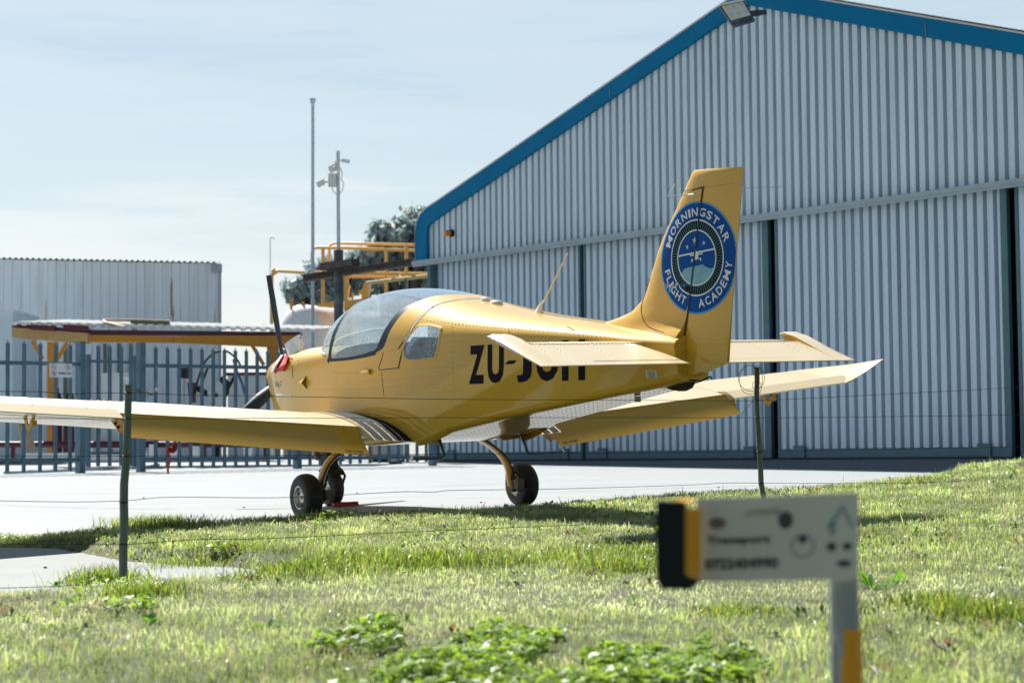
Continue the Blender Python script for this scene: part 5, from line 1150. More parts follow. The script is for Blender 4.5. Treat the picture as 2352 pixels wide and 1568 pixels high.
x_ = ap(890, 1003, 1, 0.0); obj('belly_antenna', MB().prism([x_ + [.035, 0, .02], x_ + [-.035, 0, .02], x_ + [-.028, 0, -.075], x_ + [.004, 0, -.075]], (0, .008, 0)), OCH, air)
# steps
for s_ in (1, -1):
    m = MB().tube([(-.941, .372, .69), (-1.0, .38, .59), (-1.055, .385, .500), (-1.06, .42, .492), (-1.087, .693, .496)], .012, 8); mir(m, s_); sp_ = obj('boarding_step', m, simple('step_steel', (.10, .17, .24), .3, metal=.7), air, smooth=True, ang=60)
    m = MB().prism([(-.90, .395, .69), (-.93, .395, .69), (-1.005, .385, .585), (-.99, .385, .575)], (0, .01, 0)); mir(m, s_); obj('strut', m, GREYM, sp_)
    m = MB().tube([(-1.087, .69, .496), (-1.087, .70, .496)], .017, 12); mir(m, s_); obj('end_cap', m, WHT, sp_)
# propeller
pc = np.array([2.36, 0, 1.17]); m = MB().lathe([(0, .16), (.05, .13), (.09, .06), (.105, -.02), (.105, -.06)], pc, (1, 0, 0), 28); spn = obj('spinner', m, WHT, air, smooth=True, ang=50)
a0 = ap(617, 632, 0, 2.33); v_ = a0[[1, 2]] - pc[[1, 2]]; RP = np.linalg.norm(v_); ang0 = math.atan2(v_[0], v_[1])
for k in range(3):
    th = ang0 + k * 2 * math.pi / 3; er = np.array([0, math.sin(th), math.cos(th)]); et = np.array([0, math.cos(th), -math.sin(th)]); rings = []
    for t in np.linspace(0, 1, 16):
        r = .08 + (RP - .08) * t; ch = (.036 + .030 * min(1, t * 4) - .034 * max(0, t - .35) / .65); tw = R_(62 - 46 * t); cdir = et * math.cos(tw) - np.array([1, 0, 0]) * math.sin(tw); nd = np.cross(er, cdir); thk = .016 - .010 * t; c_ = pc + er * r - np.array([.03, 0, 0])
        rings.append([c_ + cdir * ch * math.cos(a) + nd * thk * math.sin(a) for a in np.linspace(0, 2 * math.pi, 10, endpoint=False)])
    obj('propeller_blade', MB().loft(rings, True, True, True), mat('blade_grey', (.020, .034, .042), .45) if k == 0 else bpy.data.materials['blade_grey'], air, smooth=True, ang=50)
# cowl details: dark opening, raised oil door
def surf(pxs, o=.003): 
    r = []
    for u, v in pxs:
        p, n_ = cast(u, v)
        if p is not None: r.append(p + n_ * o)
    return r
PX = lambda x, y: ((980 + .25515 * x) / 1.6327, (1300 + .25515 * y) / 1.6327)
hole = surf([PX(262, 330), PX(392, 312), PX(420, 240), PX(470, 175), PX(430, 160), PX(330, 200), PX(275, 270)], .004)
if len(hole) > 3: obj('cowl_opening', MB().add(hole, [tuple(range(len(hole)))]), BLKM, air)
dp = [ap(656, 791, 1, .16), ap(672, 779, 1, .16), ap(688, 769, 1, .15), ap(696, 775, 1, .15), ap(699, 785, 1, .15), ap(693, 805, 1, .17), ap(680, 813, 1, .18), ap(665, 819, 1, .2)]
od = obj('oil_door', MB().prism(dp, (.0, .012, .004)), simple('door_inner', (.68, .69, .70), .35, coat=.3), air)
for u, v in ((668, 785), (690, 775)):
    c_ = ap(u, v, 1, .17); obj('fastener', MB().tube([c_ + [-.01, .0, 0], c_ + [-.012, .008, 0]], .008, 6), BLKM, od)
sc_p, sc_n = cast(*P1(470, 1150))
if sc_p is not None:
    tip = ap(*P1(415, 1152), 1, ysurf(1.5, 1.05)); X1, z1 = sc_p[0], sc_p[2]
    base = [(X1 - .02, ysurf(X1 - .02, z1 + .06) + .0, z1 + .06), (X1 - .02, ysurf(X1 - .02, z1 - .055) + .0, z1 - .055), (X1 - .015, ysurf(X1, z1) + .05, z1 + .0)]
    obj('air_scoop', MB().add([(X1 + .16, ysurf(X1 + .16, z1 + .005) + .001, z1 + .005)] + base, [(0, 1, 3), (0, 3, 2), (1, 2, 3)]), YEL, air)
    obj('scoop_mouth', MB().add([(p[0] - .002, p[1], p[2]) for p in base], [(0, 1, 2)]), simple('scoop_dark', (.12, .07, .01), .6), air)
h0, hn = cast(*P1(990, 1050)); h1, _ = cast(*P1(1090, 1046))
if h0 is not None and h1 is not None: obj('canopy_handle', MB().tube([h0 + hn * .006, h0 * .6 + h1 * .4 + hn * .022, h0 * .3 + h1 * .7 + hn * .022, h1 + hn * .008], [.006, .010, .014, .022], 10), YEL, air, smooth=True, ang=60)
# roof antennas
for u, r, l in ((1115, .035, .03), (1140.5, .045, .05)):
    c_ = ap(u, 697, 1, 0); z = S(c_[0], math.pi / 2)[2]; m = MB(); rings = []
    for k, hh in ((1, -.01), (1, .012), (.85, .02), (.4, .024)): rings.append([(c_[0] + (r + l) * .62 * k * math.cos(t), r * k * math.sin(t), z + hh) for t in np.linspace(0, 2 * math.pi, 18, endpoint=False)])
    obj('gps_antenna', m.loft(rings, True, False, True), WHT, air, smooth=True, ang=50)
c_ = ap(1237, 717, 1, 0); tpz = ap(1304.5, 581, 1, 0); zz = S(c_[0], math.pi / 2)[2]; b0 = np.array([c_[0], 0, zz])
m = MB().loft([[b0 + np.array([.055 * math.cos(t), .025 * math.sin(t), -.01]) for t in np.linspace(0, 6.283, 12, endpoint=False)], [b0 + np.array([-.02 + .022 * math.cos(t), .010 * math.sin(t), .05]) for t in np.linspace(0, 6.283, 12, endpoint=False)], [b0 + (tpz - b0) * .24 + np.array([.009 * math.cos(t), .006 * math.sin(t), 0]) for t in np.linspace(0, 6.283, 12, endpoint=False)]], True, True, True)
ab = obj('antenna_base', m, WHT, air, smooth=True, ang=60); obj('whip_antenna', MB().tube([b0 + (tpz - b0) * .2, tpz], [.007, .0045], 8), simple('whip_cream', (.62, .56, .42), .5), ab)
# things lying on or hanging from the aircraft
def a2w(p): return RA @ np.array(p) + TA
rc = thing('cowl_plug', a2w(ap(648, 838, 1, .24)), 'red intake plug with a white stripe sitting in the cowl behind the propeller', 'intake plug')
def lw(u, v, y, o=.0):
    p, n_ = cast(u, v)
    if p is None: p = ap(u, v, 1, .10); n_ = np.array([-.3, .8, .5])
    return a2w(p + n_ * (.03 + o)) - ORG_OF[rc]
obj('plug', MB().prism([lw(634, 853, .27), lw(641, 838, .25), lw(652, 822, .22), lw(660, 819, .2), lw(667, 824, .2), lw(664, 836, .25), lw(657, 848, .28), lw(644, 847, .29)], (.02, .05, -.02)), RED, rc)
obj('stripe', MB().prism([lw(632, 853, .30), lw(640, 838, .28), lw(651, 823, .25), lw(656, 821, .25), lw(646, 838, .29), lw(637, 851, .31), lw(636, 854, .31)], (-.008, -.014, 0)), WHT, rc)
px_ = ap(396, 1015, 0, .15)
pt = thing('pitot_cover', a2w(px_), 'red pitot cover with a bright streamer hanging under the near wing', 'pitot cover')
q = lambda u, v, x=.15: a2w(ap(u, v, 0, x)) - ORG_OF[pt]
obj('cover', MB().tube([q(402, 1018), q(400, 1030), q(396, 1035)], [.020, .024, .022], 10).tube([q(399, 1034), q(390, 1033), q(383, 1031)], [.022, .022, .02], 10), simple('cover_red', (.30, .02, .02), .6), pt, smooth=True)
m = MB(); L_ = []; R2 = []
for u, v in ((386, 1036), (387, 1044), (389, 1052), (389.5, 1060), (387, 1068), (385.5, 1077), (386, 1087)): L_.append(q(u - 2.4, v)); R2.append(q(u + 2.4, v, .16))
obj('streamer', m.loft([L_, R2, [p + np.array([0, .004, 0]) for p in R2], [p + np.array([0, .004, 0]) for p in L_]], closed=False), REDO, pt)
m = MB().tube([(px_[0] - .0, px_[1] - .0, wz(.15, px_[1], False) + .01), tuple(ap(402, 1016, 0, .15))], .014, 8); obj('pitot_mast', m, YELI, air)
ck = thing('wheel_chock', a2w((1.15, -.03, 0)), 'red wheel chock on the apron beside the nose wheel', 'chock')
cR = lambda x, y, z: a2w((1.488 + x, y, z)) - ORG_OF[ck]
m = MB().prism([cR(-.24, -.14, .012), cR(-.17, -.14, .012), cR(-.18, -.14, .045), cR(-.22, -.14, .045)], a2w((0, .24, 0)) - a2w((0, 0, 0))).prism([cR(-.22, -.14, .012), cR(.12, -.14, .012), cR(.12, -.14, .035), cR(-.22, -.14, .035)], a2w((0, .04, 0)) - a2w((0, 0, 0))); obj('block', m, simple('chock_red', (.22, .010, .012), .5), ck)
#@@VEG
# ================================================================== trees behind the tank
def leafmat(name, c1, c2, c3=None):
    m = bpy.data.materials.new(name); m.use_nodes = True; t = m.node_tree; b = t.nodes['Principled BSDF']; b.inputs['Roughness'].default_value = .5
    co = N(t, 'ShaderNodeTexCoord'); n = N(t, 'ShaderNodeTexNoise'); n.inputs['Scale'].default_value = 1.3; n.inputs['Detail'].default_value = 4; t.links.new(co.outputs['Object'], n.inputs['Vector'])
    r = N(t, 'ShaderNodeValToRGB'); r.color_ramp.elements[0].position = .35; r.color_ramp.elements[0].color = (*c1, 1); r.color_ramp.elements[1].position = .62; r.color_ramp.elements[1].color = (*c2, 1)
    if c3: e_ = r.color_ramp.elements.new(.70); e_.color = (*c3, 1)
    t.links.new(n.outputs[0], r.inputs[0]); t.links.new(r.outputs[0], b.inputs['Base Color']); b.inputs['Specular IOR Level'].default_value = .8; tl = N(t, 'ShaderNodeBsdfTranslucent'); t.links.new(r.outputs[0], tl.inputs[0]); mx_ = N(t, 'ShaderNodeMixShader'); mx_.inputs[0].default_value = .5; t.links.new(b.outputs[0], mx_.inputs[1]); t.links.new(tl.outputs[0], mx_.inputs[2]); t.links.new(mx_.outputs[0], t.nodes['Material Output'].inputs[0]); return m
def tree(label, base, crown, seed, mt, nleaf=9000, sz=.16, trunk_h=3):
    rg = np.random.default_rng(seed); t = thing('tree', base, label, 'tree', group=None)
    cs = [np.array(c[:3]) - base for c in crown]; rs = [c[3] for c in crown]
    m = MB(); top = cs[0] - [0, 0, rs[0] * .3]
    m.tube([np.zeros(3) - [0, 0, .3], np.array([.1, 0, top[2] * .5]), top], [.35, .25, .12], 10)
    for c in cs: m.tube([np.array([.05, 0, top[2] * .45]), (c + top) / 2 + rg.normal(0, .3, 3), c], [.16, .10, .04], 7)
    obj('trunk', m, RUST, t, smooth=True)
    V = []; 
    tot = sum(r ** 2 for r in rs)
    for c, r in zip(cs, rs):
        n = int(nleaf * r * r / tot); nc = max(6, int(r * 9)); 
        cl = rg.normal(size=(nc, 3)); cl /= np.linalg.norm(cl, axis=1)[:, None]; cl = c + cl * r * rg.uniform(.45, 1.0, (nc, 1)) * [1, 1, .8]
        k = rg.integers(0, nc, n); p = cl[k] + rg.normal(size=(n, 3)) * r * .17; V.append(p)
    P = np.vstack(V); n = len(P); a = rg.normal(size=(n, 3)); a /= np.linalg.norm(a, axis=1)[:, None]; b_ = np.cross(a, rg.normal(size=(n, 3))); b_ /= np.linalg.norm(b_, axis=1)[:, None]
    s_ = sz * rg.uniform(.5, 1.2, (n, 1)); q = np.stack([P - a * s_, P + b_ * s_ * .5, P + a * s_, P - b_ * s_ * .5], 1).reshape(-1, 3)
    me = bpy.data.meshes.new('crown'); me.vertices.add(4 * n); me.vertices.foreach_set('co', q.ravel()); me.loops.add(4 * n); me.loops.foreach_set('vertex_index', np.arange(4 * n)); me.polygons.add(n); me.polygons.foreach_set('loop_start', np.arange(n) * 4); me.update(); me.validate(); me.materials.append(mt)
    o = bpy.data.objects.new('crown', me); COL.objects.link(o); o.parent = t; return t
LF1 = leafmat('hazed_blue_green_foliage', (.26, .36, .39), (.50, .57, .55), (.80, .62, .46)); LF2 = leafmat('hazed_grey_green_foliage', (.27, .37, .41), (.50, .58, .57))  # leaf colours paled: distance haze and backlight flare painted in
def cw(u, v, Y, r): p = at(u, v, Y); return (p[0], p[1], p[2], r)
Yt = 70
tree('dense blue-green tree with tan blossom rising behind the hangar corner', np.array([at(915, 1040, Yt)[0], Yt, 1.0]), [cw(935, 545, Yt, .8), cw(900, 560, Yt, .9), cw(955, 570, Yt + 1, 1.2), cw(870, 580, Yt, .9), cw(1000, 540, Yt + 1, 1.2), cw(845, 600, Yt, .8), cw(900, 600, Yt + .5, .9), cw(960, 600, Yt + .5, .9), cw(1020, 590, Yt + .5, .9)], 3, LF1, 15000, .16)
tree('smaller grey-green tree behind the flag pole and white tank', np.array([at(720, 1040, Yt)[0], Yt, 1.0]), [cw(710, 660, Yt, .75), cw(690, 675, Yt, .5), cw(740, 640, Yt, .8), cw(760, 665, Yt, .8), cw(680, 690, Yt, .35), cw(735, 690, Yt, .7), cw(790, 650, Yt + 1, .9), cw(830, 620, Yt + 1, .7)], 5, LF2, 8500, .15)
tree('loose open-branched tree behind the orange guard rails', np.array([at(880, 1040, Yt + 3)[0], Yt + 3, 1.0]), [cw(880, 650, Yt + 3, .7), cw(930, 670, Yt + 3, .7), cw(970, 650, Yt + 3, .7), cw(905, 690, Yt + 3, .6), cw(955, 690, Yt + 3, .6)], 8, LF2, 3200, .13)
# ================================================================== grass
def vnoise(x, y, s_, seed):
    rg = np.random.default_rng(seed); G = rg.random((64, 64)); x = x / s_ + 20.5; y = y / s_ + 9.3; xi = np.floor(x).astype(int); yi = np.floor(y).astype(int); fx = x - xi; fy = y - yi; fx = fx * fx * (3 - 2 * fx); fy = fy * fy * (3 - 2 * fy)
    g_ = lambda a, b: G[a % 64, b % 64]
    return (g_(xi, yi) * (1 - fx) + g_(xi + 1, yi) * fx) * (1 - fy) + (g_(xi, yi + 1) * (1 - fx) + g_(xi + 1, yi + 1) * fx) * fy
def ongrass(x, y, mg=0.0):
    return (y < np.interp(x, EP[:, 0], EP[:, 1]) + mg) & ~inpoly(x, y, PP2)
def vegmat(name, rough, tl, gl=.5):
    m = bpy.data.materials.new(name); m.use_nodes = True; t = m.node_tree; b = t.nodes['Principled BSDF']; o = t.nodes['Material Output']
    at_ = N(t, 'ShaderNodeAttribute'); at_.attribute_name = 'tint'; t.links.new(at_.outputs['Color'], b.inputs['Base Color'])
    b.inputs['Roughness'].default_value = rough; b.inputs['Specular IOR Level'].default_value = gl
    tr = N(t, 'ShaderNodeBsdfTranslucent'); hs = N(t, 'ShaderNodeHueSaturation'); hs.inputs['Saturation'].default_value = 1.1; hs.inputs['Value'].default_value = 1.7; hs.inputs['Hue'].default_value = .488
    t.links.new(at_.outputs['Color'], hs.inputs['Color']); t.links.new(hs.outputs[0], tr.inputs[0])
    mx_ = N(t, 'ShaderNodeMixShader'); mx_.inputs[0].default_value = tl; t.links.new(b.outputs[0], mx_.inputs[1]); t.links.new(tr.outputs[0], mx_.inputs[2]); t.links.new(mx_.outputs[0], o.inputs[0]); return m
GRM = vegmat('grass_blades', .33, .55, .7)
def blades(name, x, y, h, wd, col, lean, seed, mt=GRM, label=None, zoff=0, parent=None):
    rg = np.random.default_rng(seed); n = len(x); z = gz(x, y) + zoff; az = rg.uniform(0, 2 * np.pi, n); fa = rg.uniform(0, 2 * np.pi, n)
    sx = np.cos(fa) * wd / 2; sy = np.sin(fa) * wd / 2; lx = np.cos(az) * lean * h; ly = np.sin(az) * lean * h
    B = np.stack([x, y, z], 1); s_ = np.stack([sx, sy, 0 * sx], 1); L = np.stack([lx, ly, 0 * lx], 1); up = np.stack([0 * h, 0 * h, h], 1)
    v = np.stack([B - s_, B + s_, B + L * .25 + up * .38 - s_ * .9, B + L * .25 + up * .38 + s_ * .9, B + L * .62 + up * .72 - s_ * .6, B + L * .62 + up * .72 + s_ * .6, B + L * 1.15 + up * (.95 - .25 * lean[:, None])], 1)
    v = v.reshape(-1, 3); fi = np.array([[0, 1, 3, 2], [2, 3, 5, 4]]); q = (np.arange(n)[:, None, None] * 7 + fi).reshape(-1, 4); tr_ = (np.arange(n)[:, None] * 7 + np.array([4, 5, 6]))
    me = bpy.data.meshes.new(name); off = np.zeros(3)
    if parent is not None: off = ORG_OF[parent]; v = v - off
    me.vertices.add(len(v)); me.vertices.foreach_set('co', v.astype(np.float32).ravel())
    li = np.concatenate([q.ravel(), tr_.ravel()]); me.loops.add(len(li)); me.loops.foreach_set('vertex_index', li.astype(np.int32)); nq = len(q); nt_ = len(tr_)
    me.polygons.add(nq + nt_); me.polygons.foreach_set('loop_start', np.concatenate([np.arange(nq) * 4, nq * 4 + np.arange(nt_) * 3]).astype(np.int32)); me.update(); me.validate()
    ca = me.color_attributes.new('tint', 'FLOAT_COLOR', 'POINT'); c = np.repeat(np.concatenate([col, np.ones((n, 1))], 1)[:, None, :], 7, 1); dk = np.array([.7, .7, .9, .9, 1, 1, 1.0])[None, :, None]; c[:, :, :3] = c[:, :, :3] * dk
    ca.data.foreach_set('color', c.astype(np.float32).ravel()); me.materials.append(mt)
    o = bpy.data.objects.new(name, me); COL.objects.link(o)
    if parent is not None: o.parent = parent
    return o
NB = 560000
yy = np.sqrt(rng.uniform(5.6 ** 2, 20.5 ** 2, NB)); xx = rng.uniform(-.325, .325, NB) * yy
ye = np.sqrt(rng.uniform(6.0 ** 2, 19 ** 2, 110000)); xe = rng.uniform(.325, .50, 110000) * np.sign(rng.uniform(-1, 1, 110000)) * ye; xx = np.concatenate([xx, xe]); yy = np.concatenate([yy, ye])
k = ongrass(xx, yy, .02); xx = xx[k]; yy = yy[k]
# photo-space rows of lusher growth, given as world bands
def pxy(u, v): p = ground_at(u, v); return p[0], p[1]
n1 = vnoise(xx, yy, .55, 1); n2 = vnoise(xx, yy, .16, 2); n3 = vnoise(xx, yy * .5, 1.6, 3)
_P = M.T @ (np.stack([xx, yy, gz(xx, yy)]) - CAM[:, None]); U = 1176 + F * _P[0] / _P[2]; V_ = 784 + F * _P[1] / _P[2]
def gauss(a, c, s_): return np.exp(-((a - c) / s_) ** 2)
lush = gauss(V_, 1300, 26) * ((U > 560) & (U < 1560)) * np.clip(2.6 * vnoise(xx, yy, .32, 9) - .75, 0, 1.4) + gauss(V_, 1268, 14) * (U > 180) * (U < 900) * np.clip(2 * vnoise(xx, yy, .2, 10) - .8, 0, 1) + gauss(V_, 1345, 20) * (U < 480) * .7 + np.clip(3 * vnoise(xx, yy, .45, 14) - 2.2, 0, .9) + gauss(V_, 1195, 10) * gauss(U, 360, 70) * 1.6
straw = np.clip(.5 * np.clip(3.2 * vnoise(xx, yy, .62, 61) - 2.05, 0, 1) + gauss(V_, 1375, 32) * .95 + gauss(V_, 1210, 20) * .3 + n3 * .55 - .12, 0, 1)
n4 = vnoise(xx, yy, .055, 51); h = (.010 + .024 * n1 + .018 * n2 + .026 * n4 ** 2) * (1 - .35 * straw) + .05 * np.clip(lush, 0, 1.3) * rng.random(len(xx)); h *= rng.uniform(.45, 1.15, len(xx))
tall = rng.random(len(xx)) < .012; h = np.where(tall, h * 1.8 + .02, h)
wd = rng.uniform(.0022, .0046, len(xx)) * (1 + .25 * (yy > 12)); lean = rng.uniform(.05, 1.0, len(xx)) ** 1.4
g1 = np.array([.215, .300, .065]); g2 = np.array([.10, .17, .028]); g3 = np.array([.44, .475, .28]); g4 = np.array([.37, .45, .165])
m1 = np.clip(n2 * 1.4 - .2, 0, 1)[:, None]; col = g1 * (1 - m1) + g4 * m1; lm = np.clip(lush, 0, 1)[:, None] * (.25 + .5 * rng.random(len(xx)))[:, None]; col = col * (1 - lm) + g2 * lm
sm = np.clip(straw * .75 * (.30 + rng.random(len(xx)) * .9), 0, 1)[:, None]; col = col * (1 - sm) + g3 * sm; dead = rng.random(len(xx)) < .07; col[dead] = np.array([.46, .40, .25]); col *= rng.uniform(.6, 1.35, (len(xx), 1)) * (.72 + .55 * vnoise(xx, yy, .09, 31))[:, None] * (.60 + .78 * vnoise(xx, yy, .30, 37))[:, None]; thin = rng.random(len(xx)) < .22 + 1.1 * vnoise(xx, yy, .06, 33) ** 1.2; xx, yy, h, wd, lean, col = xx[thin], yy[thin], h[thin], wd[thin], lean[thin], col[thin]
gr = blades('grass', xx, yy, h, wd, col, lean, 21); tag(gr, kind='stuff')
# fringe of grass hanging over the apron edge and path
ex = rng.uniform(-6, 6.5, 16000); ey_ = np.interp(ex, EP[:, 0], EP[:, 1]) + rng.normal(-.03, .05, len(ex)); hh = rng.uniform(.02, .075, len(ex)) * (.5 + vnoise(ex, ey_, .3, 4)); cc_ = np.array([.15, .235, .035]) * rng.uniform(.6, 1.4, (len(ex), 1))
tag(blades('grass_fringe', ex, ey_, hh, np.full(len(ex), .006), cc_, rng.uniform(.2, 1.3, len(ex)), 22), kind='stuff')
# lush tufts
def tuft(u, v, n, sp, h, label, seed, colr=(.12, .185, .035), wd=.0055):
    p = ground_at(u, v); t = thing('grass_tuft', p, label, 'grass tuft', group=None); rg = np.random.default_rng(seed)
    x = p[0] + rg.normal(0, sp, n); y = p[1] + rg.normal(0, sp * .8, n); hh = h * rg.uniform(.4, 1.1, n)
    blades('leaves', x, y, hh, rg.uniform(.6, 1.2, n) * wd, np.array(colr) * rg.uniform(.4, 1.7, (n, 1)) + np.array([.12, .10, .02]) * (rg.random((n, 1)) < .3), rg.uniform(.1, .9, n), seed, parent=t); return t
for i, (u, v, n, sp, h_, lab) in enumerate(((330, 1212, 700, .17, .13, 'wispy tuft of long grass at the apron edge right of the near fence post'), (395, 1212, 500, .15, .11, 'second long tuft at the apron edge, left of the near wheel'), (740, 1192, 400, .12, .06, 'low leafy tuft at the foot of the near main wheel'),
    (465, 1292, 500, .18, .08, 'dark tuft at the edge of the concrete path'), (960, 1302, 900, .20, .12, 'dense dark tuft in the middle of the lawn'), (820, 1302, 800, .22, .12, 'dense dark tuft left of the middle one'), (700, 1318, 700, .22, .11, 'dark tuft nearest the broad-leaved weeds'), (1400, 1285, 700, .20, .11, 'dense dark tuft left of the blurred sign post cap'), (1190, 1292, 500, .2, .09, 'dark tuft between the two densest ones'), (1440, 1310, 500, .15, .10, 'dark tuft just left of the black reflector'), (2260, 1420, 500, .12, .12, 'fine tuft of long grass at the right edge'), (2130, 1395, 400, .10, .09, 'small dark tuft right of the sign post'), (240, 1345, 600, .12, .14, 'tuft of coarse grass left of the near fence post'), (330, 1372, 500, .10, .11, 'tuft of coarse grass right of the near fence post'), (1690, 1410, 350, .10, .06, 'low dark tuft under the blurred sign'), (2120, 1108, 500, .14, .05, 'dark tuft at the top of the right bank'))):
    tuft(u, v, n, sp, h_, lab, 100 + i)
# broad-leaved weeds
WEEDM = vegmat('weed_leaf', .45, .45, .4)
def weed(u, v, n, L, wd, label, seed, colr=(.10, .24, .03), up=.75):
    p = ground_at(u, v); t = thing('weed', p, label, 'weed'); rg = random.Random(seed); m = MB()
    for i in range(n):
        az = rg.uniform(0, 2 * math.pi); el = rg.uniform(.35, 1.0) * up * math.pi / 2; l = L * rg.uniform(.6, 1.1); w_ = wd * rg.uniform(.7, 1.1); d = np.array([math.cos(az) * math.cos(el), math.sin(az) * math.cos(el), math.sin(el)]); sd = np.array([-math.sin(az), math.cos(az), 0]); rings = []
        for k in range(7): q_ = k / 6.; c_ = d * l * q_ - np.array([0, 0, 1]) * l * .35 * q_ ** 2.5; ww = w_ * math.sin(math.pi * min(1, q_ * .92 + .06)) ** .8 / 2; rings.append([c_ - sd * ww, c_ - np.array([0, 0, ww * .35]), c_ + sd * ww])
        m.loft(rings, closed=False)
    o = obj('leaves', m, WEEDM, t, smooth=True, ang=0); ca = o.data.color_attributes.new('tint', 'FLOAT_COLOR', 'POINT'); nv = len(o.data.vertices); c = np.ones((nv, 4)); c[:, :3] = np.array(colr) * rng.uniform(.8, 1.2, (nv, 1)); ca.data.foreach_set('color', c.ravel()); return t
for i, a_ in enumerate(((662, 1318, 9, .15, .035, 'upright broad-leaved weed left of a pair in the mid lawn'), (722, 1312, 7, .13, .035, 'broad-leaved weed right of a pair in the mid lawn'), (190, 1350, 7, .16, .03, 'spiky green weed with one tall leaf at the path edge'), (243, 1345, 9, .16, .035, 'weed with wide spreading leaves left of the near fence post'), (312, 1345, 7, .15, .028, 'weed with upright leaves right of the near fence post'), (128, 1350, 5, .09, .03, 'small weed at the path edge near the left side'), (2000, 1352, 8, .17, .03, 'weed with arching strap leaves right of the sign board'), (2065, 1338, 5, .12, .028, 'low strap-leaved weed at the far right of the sign board'), (345, 1432, 9, .10, .04, 'dark leafy weed in the left foreground'), (620, 1440, 6, .07, .03, 'small leafy weed in the left foreground'), (1465, 1385, 6, .10, .02, 'thin upright weed left of the blurred sign'))): weed(*a_, 300 + i)
# clover patches
def clover(cx, cy, rx, ry, n, seed):
    rg = np.random.default_rng(seed); p = ground_at(cx, cy); r1 = abs(ground_at(cx + rx, cy)[0] - p[0]); r2 = abs(ground_at(cx, cy - ry)[1] - p[1]); a = rg.uniform(0, 2 * np.pi, n); r = np.sqrt(rg.random(n)); x = p[0] + np.cos(a) * r * r1; y = p[1] + np.sin(a) * r * r2
    k = vnoise(x, y, .075, seed) + .30 * (1 - r) > .56; return x[k], y[k]
CX = []; CYY = []
for i, c in enumerate(((850, 1478, 75, 30, 700), (760, 1490, 55, 16, 300), (1150, 1500, 120, 40, 1500), (1030, 1550, 200, 30, 1700), (1240, 1475, 60, 14, 300), (1560, 1545, 210, 50, 3300), (1400, 1520, 70, 20, 500), (1200, 1590, 500, 30, 2000), (240, 1362, 60, 14, 260), (300, 1400, 60, 14, 200), (760, 1186, 60, 4, 260), (500, 1270, 60, 8, 150))):
    x, y = clover(*c, 400 + i); CX.append(x); CYY.append(y)
CX = np.concatenate(CX); CYY = np.concatenate(CYY); n = len(CX); rg = np.random.default_rng(55); hz_ = gz(CX, CYY) + rg.uniform(.015, .060, n) * (.5 + vnoise(CX, CYY, .2, 12)); m = MB(); tintc = []
for i in range(n):
    a0 = rg.uniform(0, 2 * np.pi); r = rg.uniform(.006, .0115); nrm = rg.normal(0, .35, 2); cpt_ = np.array([CX[i], CYY[i], hz_[i]]); sh = rg.uniform(.7, 1.35)
    for k in range(3):
        a = a0 + k * 2.094; cc2 = np.array([math.cos(a), math.sin(a)]) * r * .95; vs = []
        for t in (0, 1.05, 2.1, 3.14, 4.19, 5.24): q_ = cc2 + np.array([math.cos(t), math.sin(t)]) * r * .85; vs.append(cpt_ + np.array([q_[0], q_[1], -(q_[0] * nrm[0] + q_[1] * nrm[1])]))
        m.add(vs, [(0, 1, 2, 3, 4, 5)]); tintc += [sh] * 6
    m.add([cpt_, cpt_ + [.0015, 0, 0], cpt_ - [0, 0, cpt_[2] - float(gz(CX[i], CYY[i]))]], [(0, 1, 2)]); tintc += [sh] * 3
o = obj('clover', m, vegmat('clover_leaf', .45, .5, .4), recalc=False); c = np.ones((len(m.v), 4)); c[:, :3] = np.array([.18, .285, .05]) * np.array(tintc)[:, None]; ca = o.data.color_attributes.new('tint', 'FLOAT_COLOR', 'POINT'); ca.data.foreach_set('color', c.ravel()); tag(o, kind='stuff')
# low broad-leaved ground cover dotted through the lawn
rg = np.random.default_rng(77); m = MB(); tint = []; ncl = 1100
cy_ = np.sqrt(rg.uniform(6.3 ** 2, 17 ** 2, ncl)); cx_ = rg.uniform(-.29, .29, ncl) * cy_; kk = ongrass(cx_, cy_, -.15) & (vnoise(cx_, cy_, .8, 41) > .42); cx_ = cx_[kk]; cy_ = cy_[kk]; cz_ = gz(cx_, cy_)
for X0, Y0, Z0 in zip(cx_, cy_, cz_):
    nl2 = rg.integers(4, 11); tn = rg.uniform(.3, 1.5) * np.array([.10, .17, .035]) if rg.random() < .8 else np.array([.20, .13, .07])
    for i in range(nl2):
        az = rg.uniform(0, 6.283); el = rg.uniform(.2, 1.2); L = rg.uniform(.02, .065); w_ = L * rg.uniform(.22, .42); d = np.array([math.cos(az) * math.cos(el), math.sin(az) * math.cos(el), math.sin(el)]); sd = np.array([-math.sin(az), math.cos(az), 0]); o3 = np.array([X0, Y0, Z0]) + np.array([rg.normal(0, .02), rg.normal(0, .02), .01])
        m.add([o3, o3 + d * L * .5 - sd * w_ / 2, o3 + d * L - [0, 0, L * .2], o3 + d * L * .5 + sd * w_ / 2], [(0, 1, 2, 3)]); tint += [tn] * 4
o = obj('ground_cover', m, vegmat('cover_leaf', .4, .4, .6), recalc=False); c = np.ones((len(m.v), 4)); c[:, :3] = np.array(tint); ca = o.data.color_attributes.new('tint', 'FLOAT_COLOR', 'POINT'); ca.data.foreach_set('color', c.ravel()); tag(o, kind='stuff')
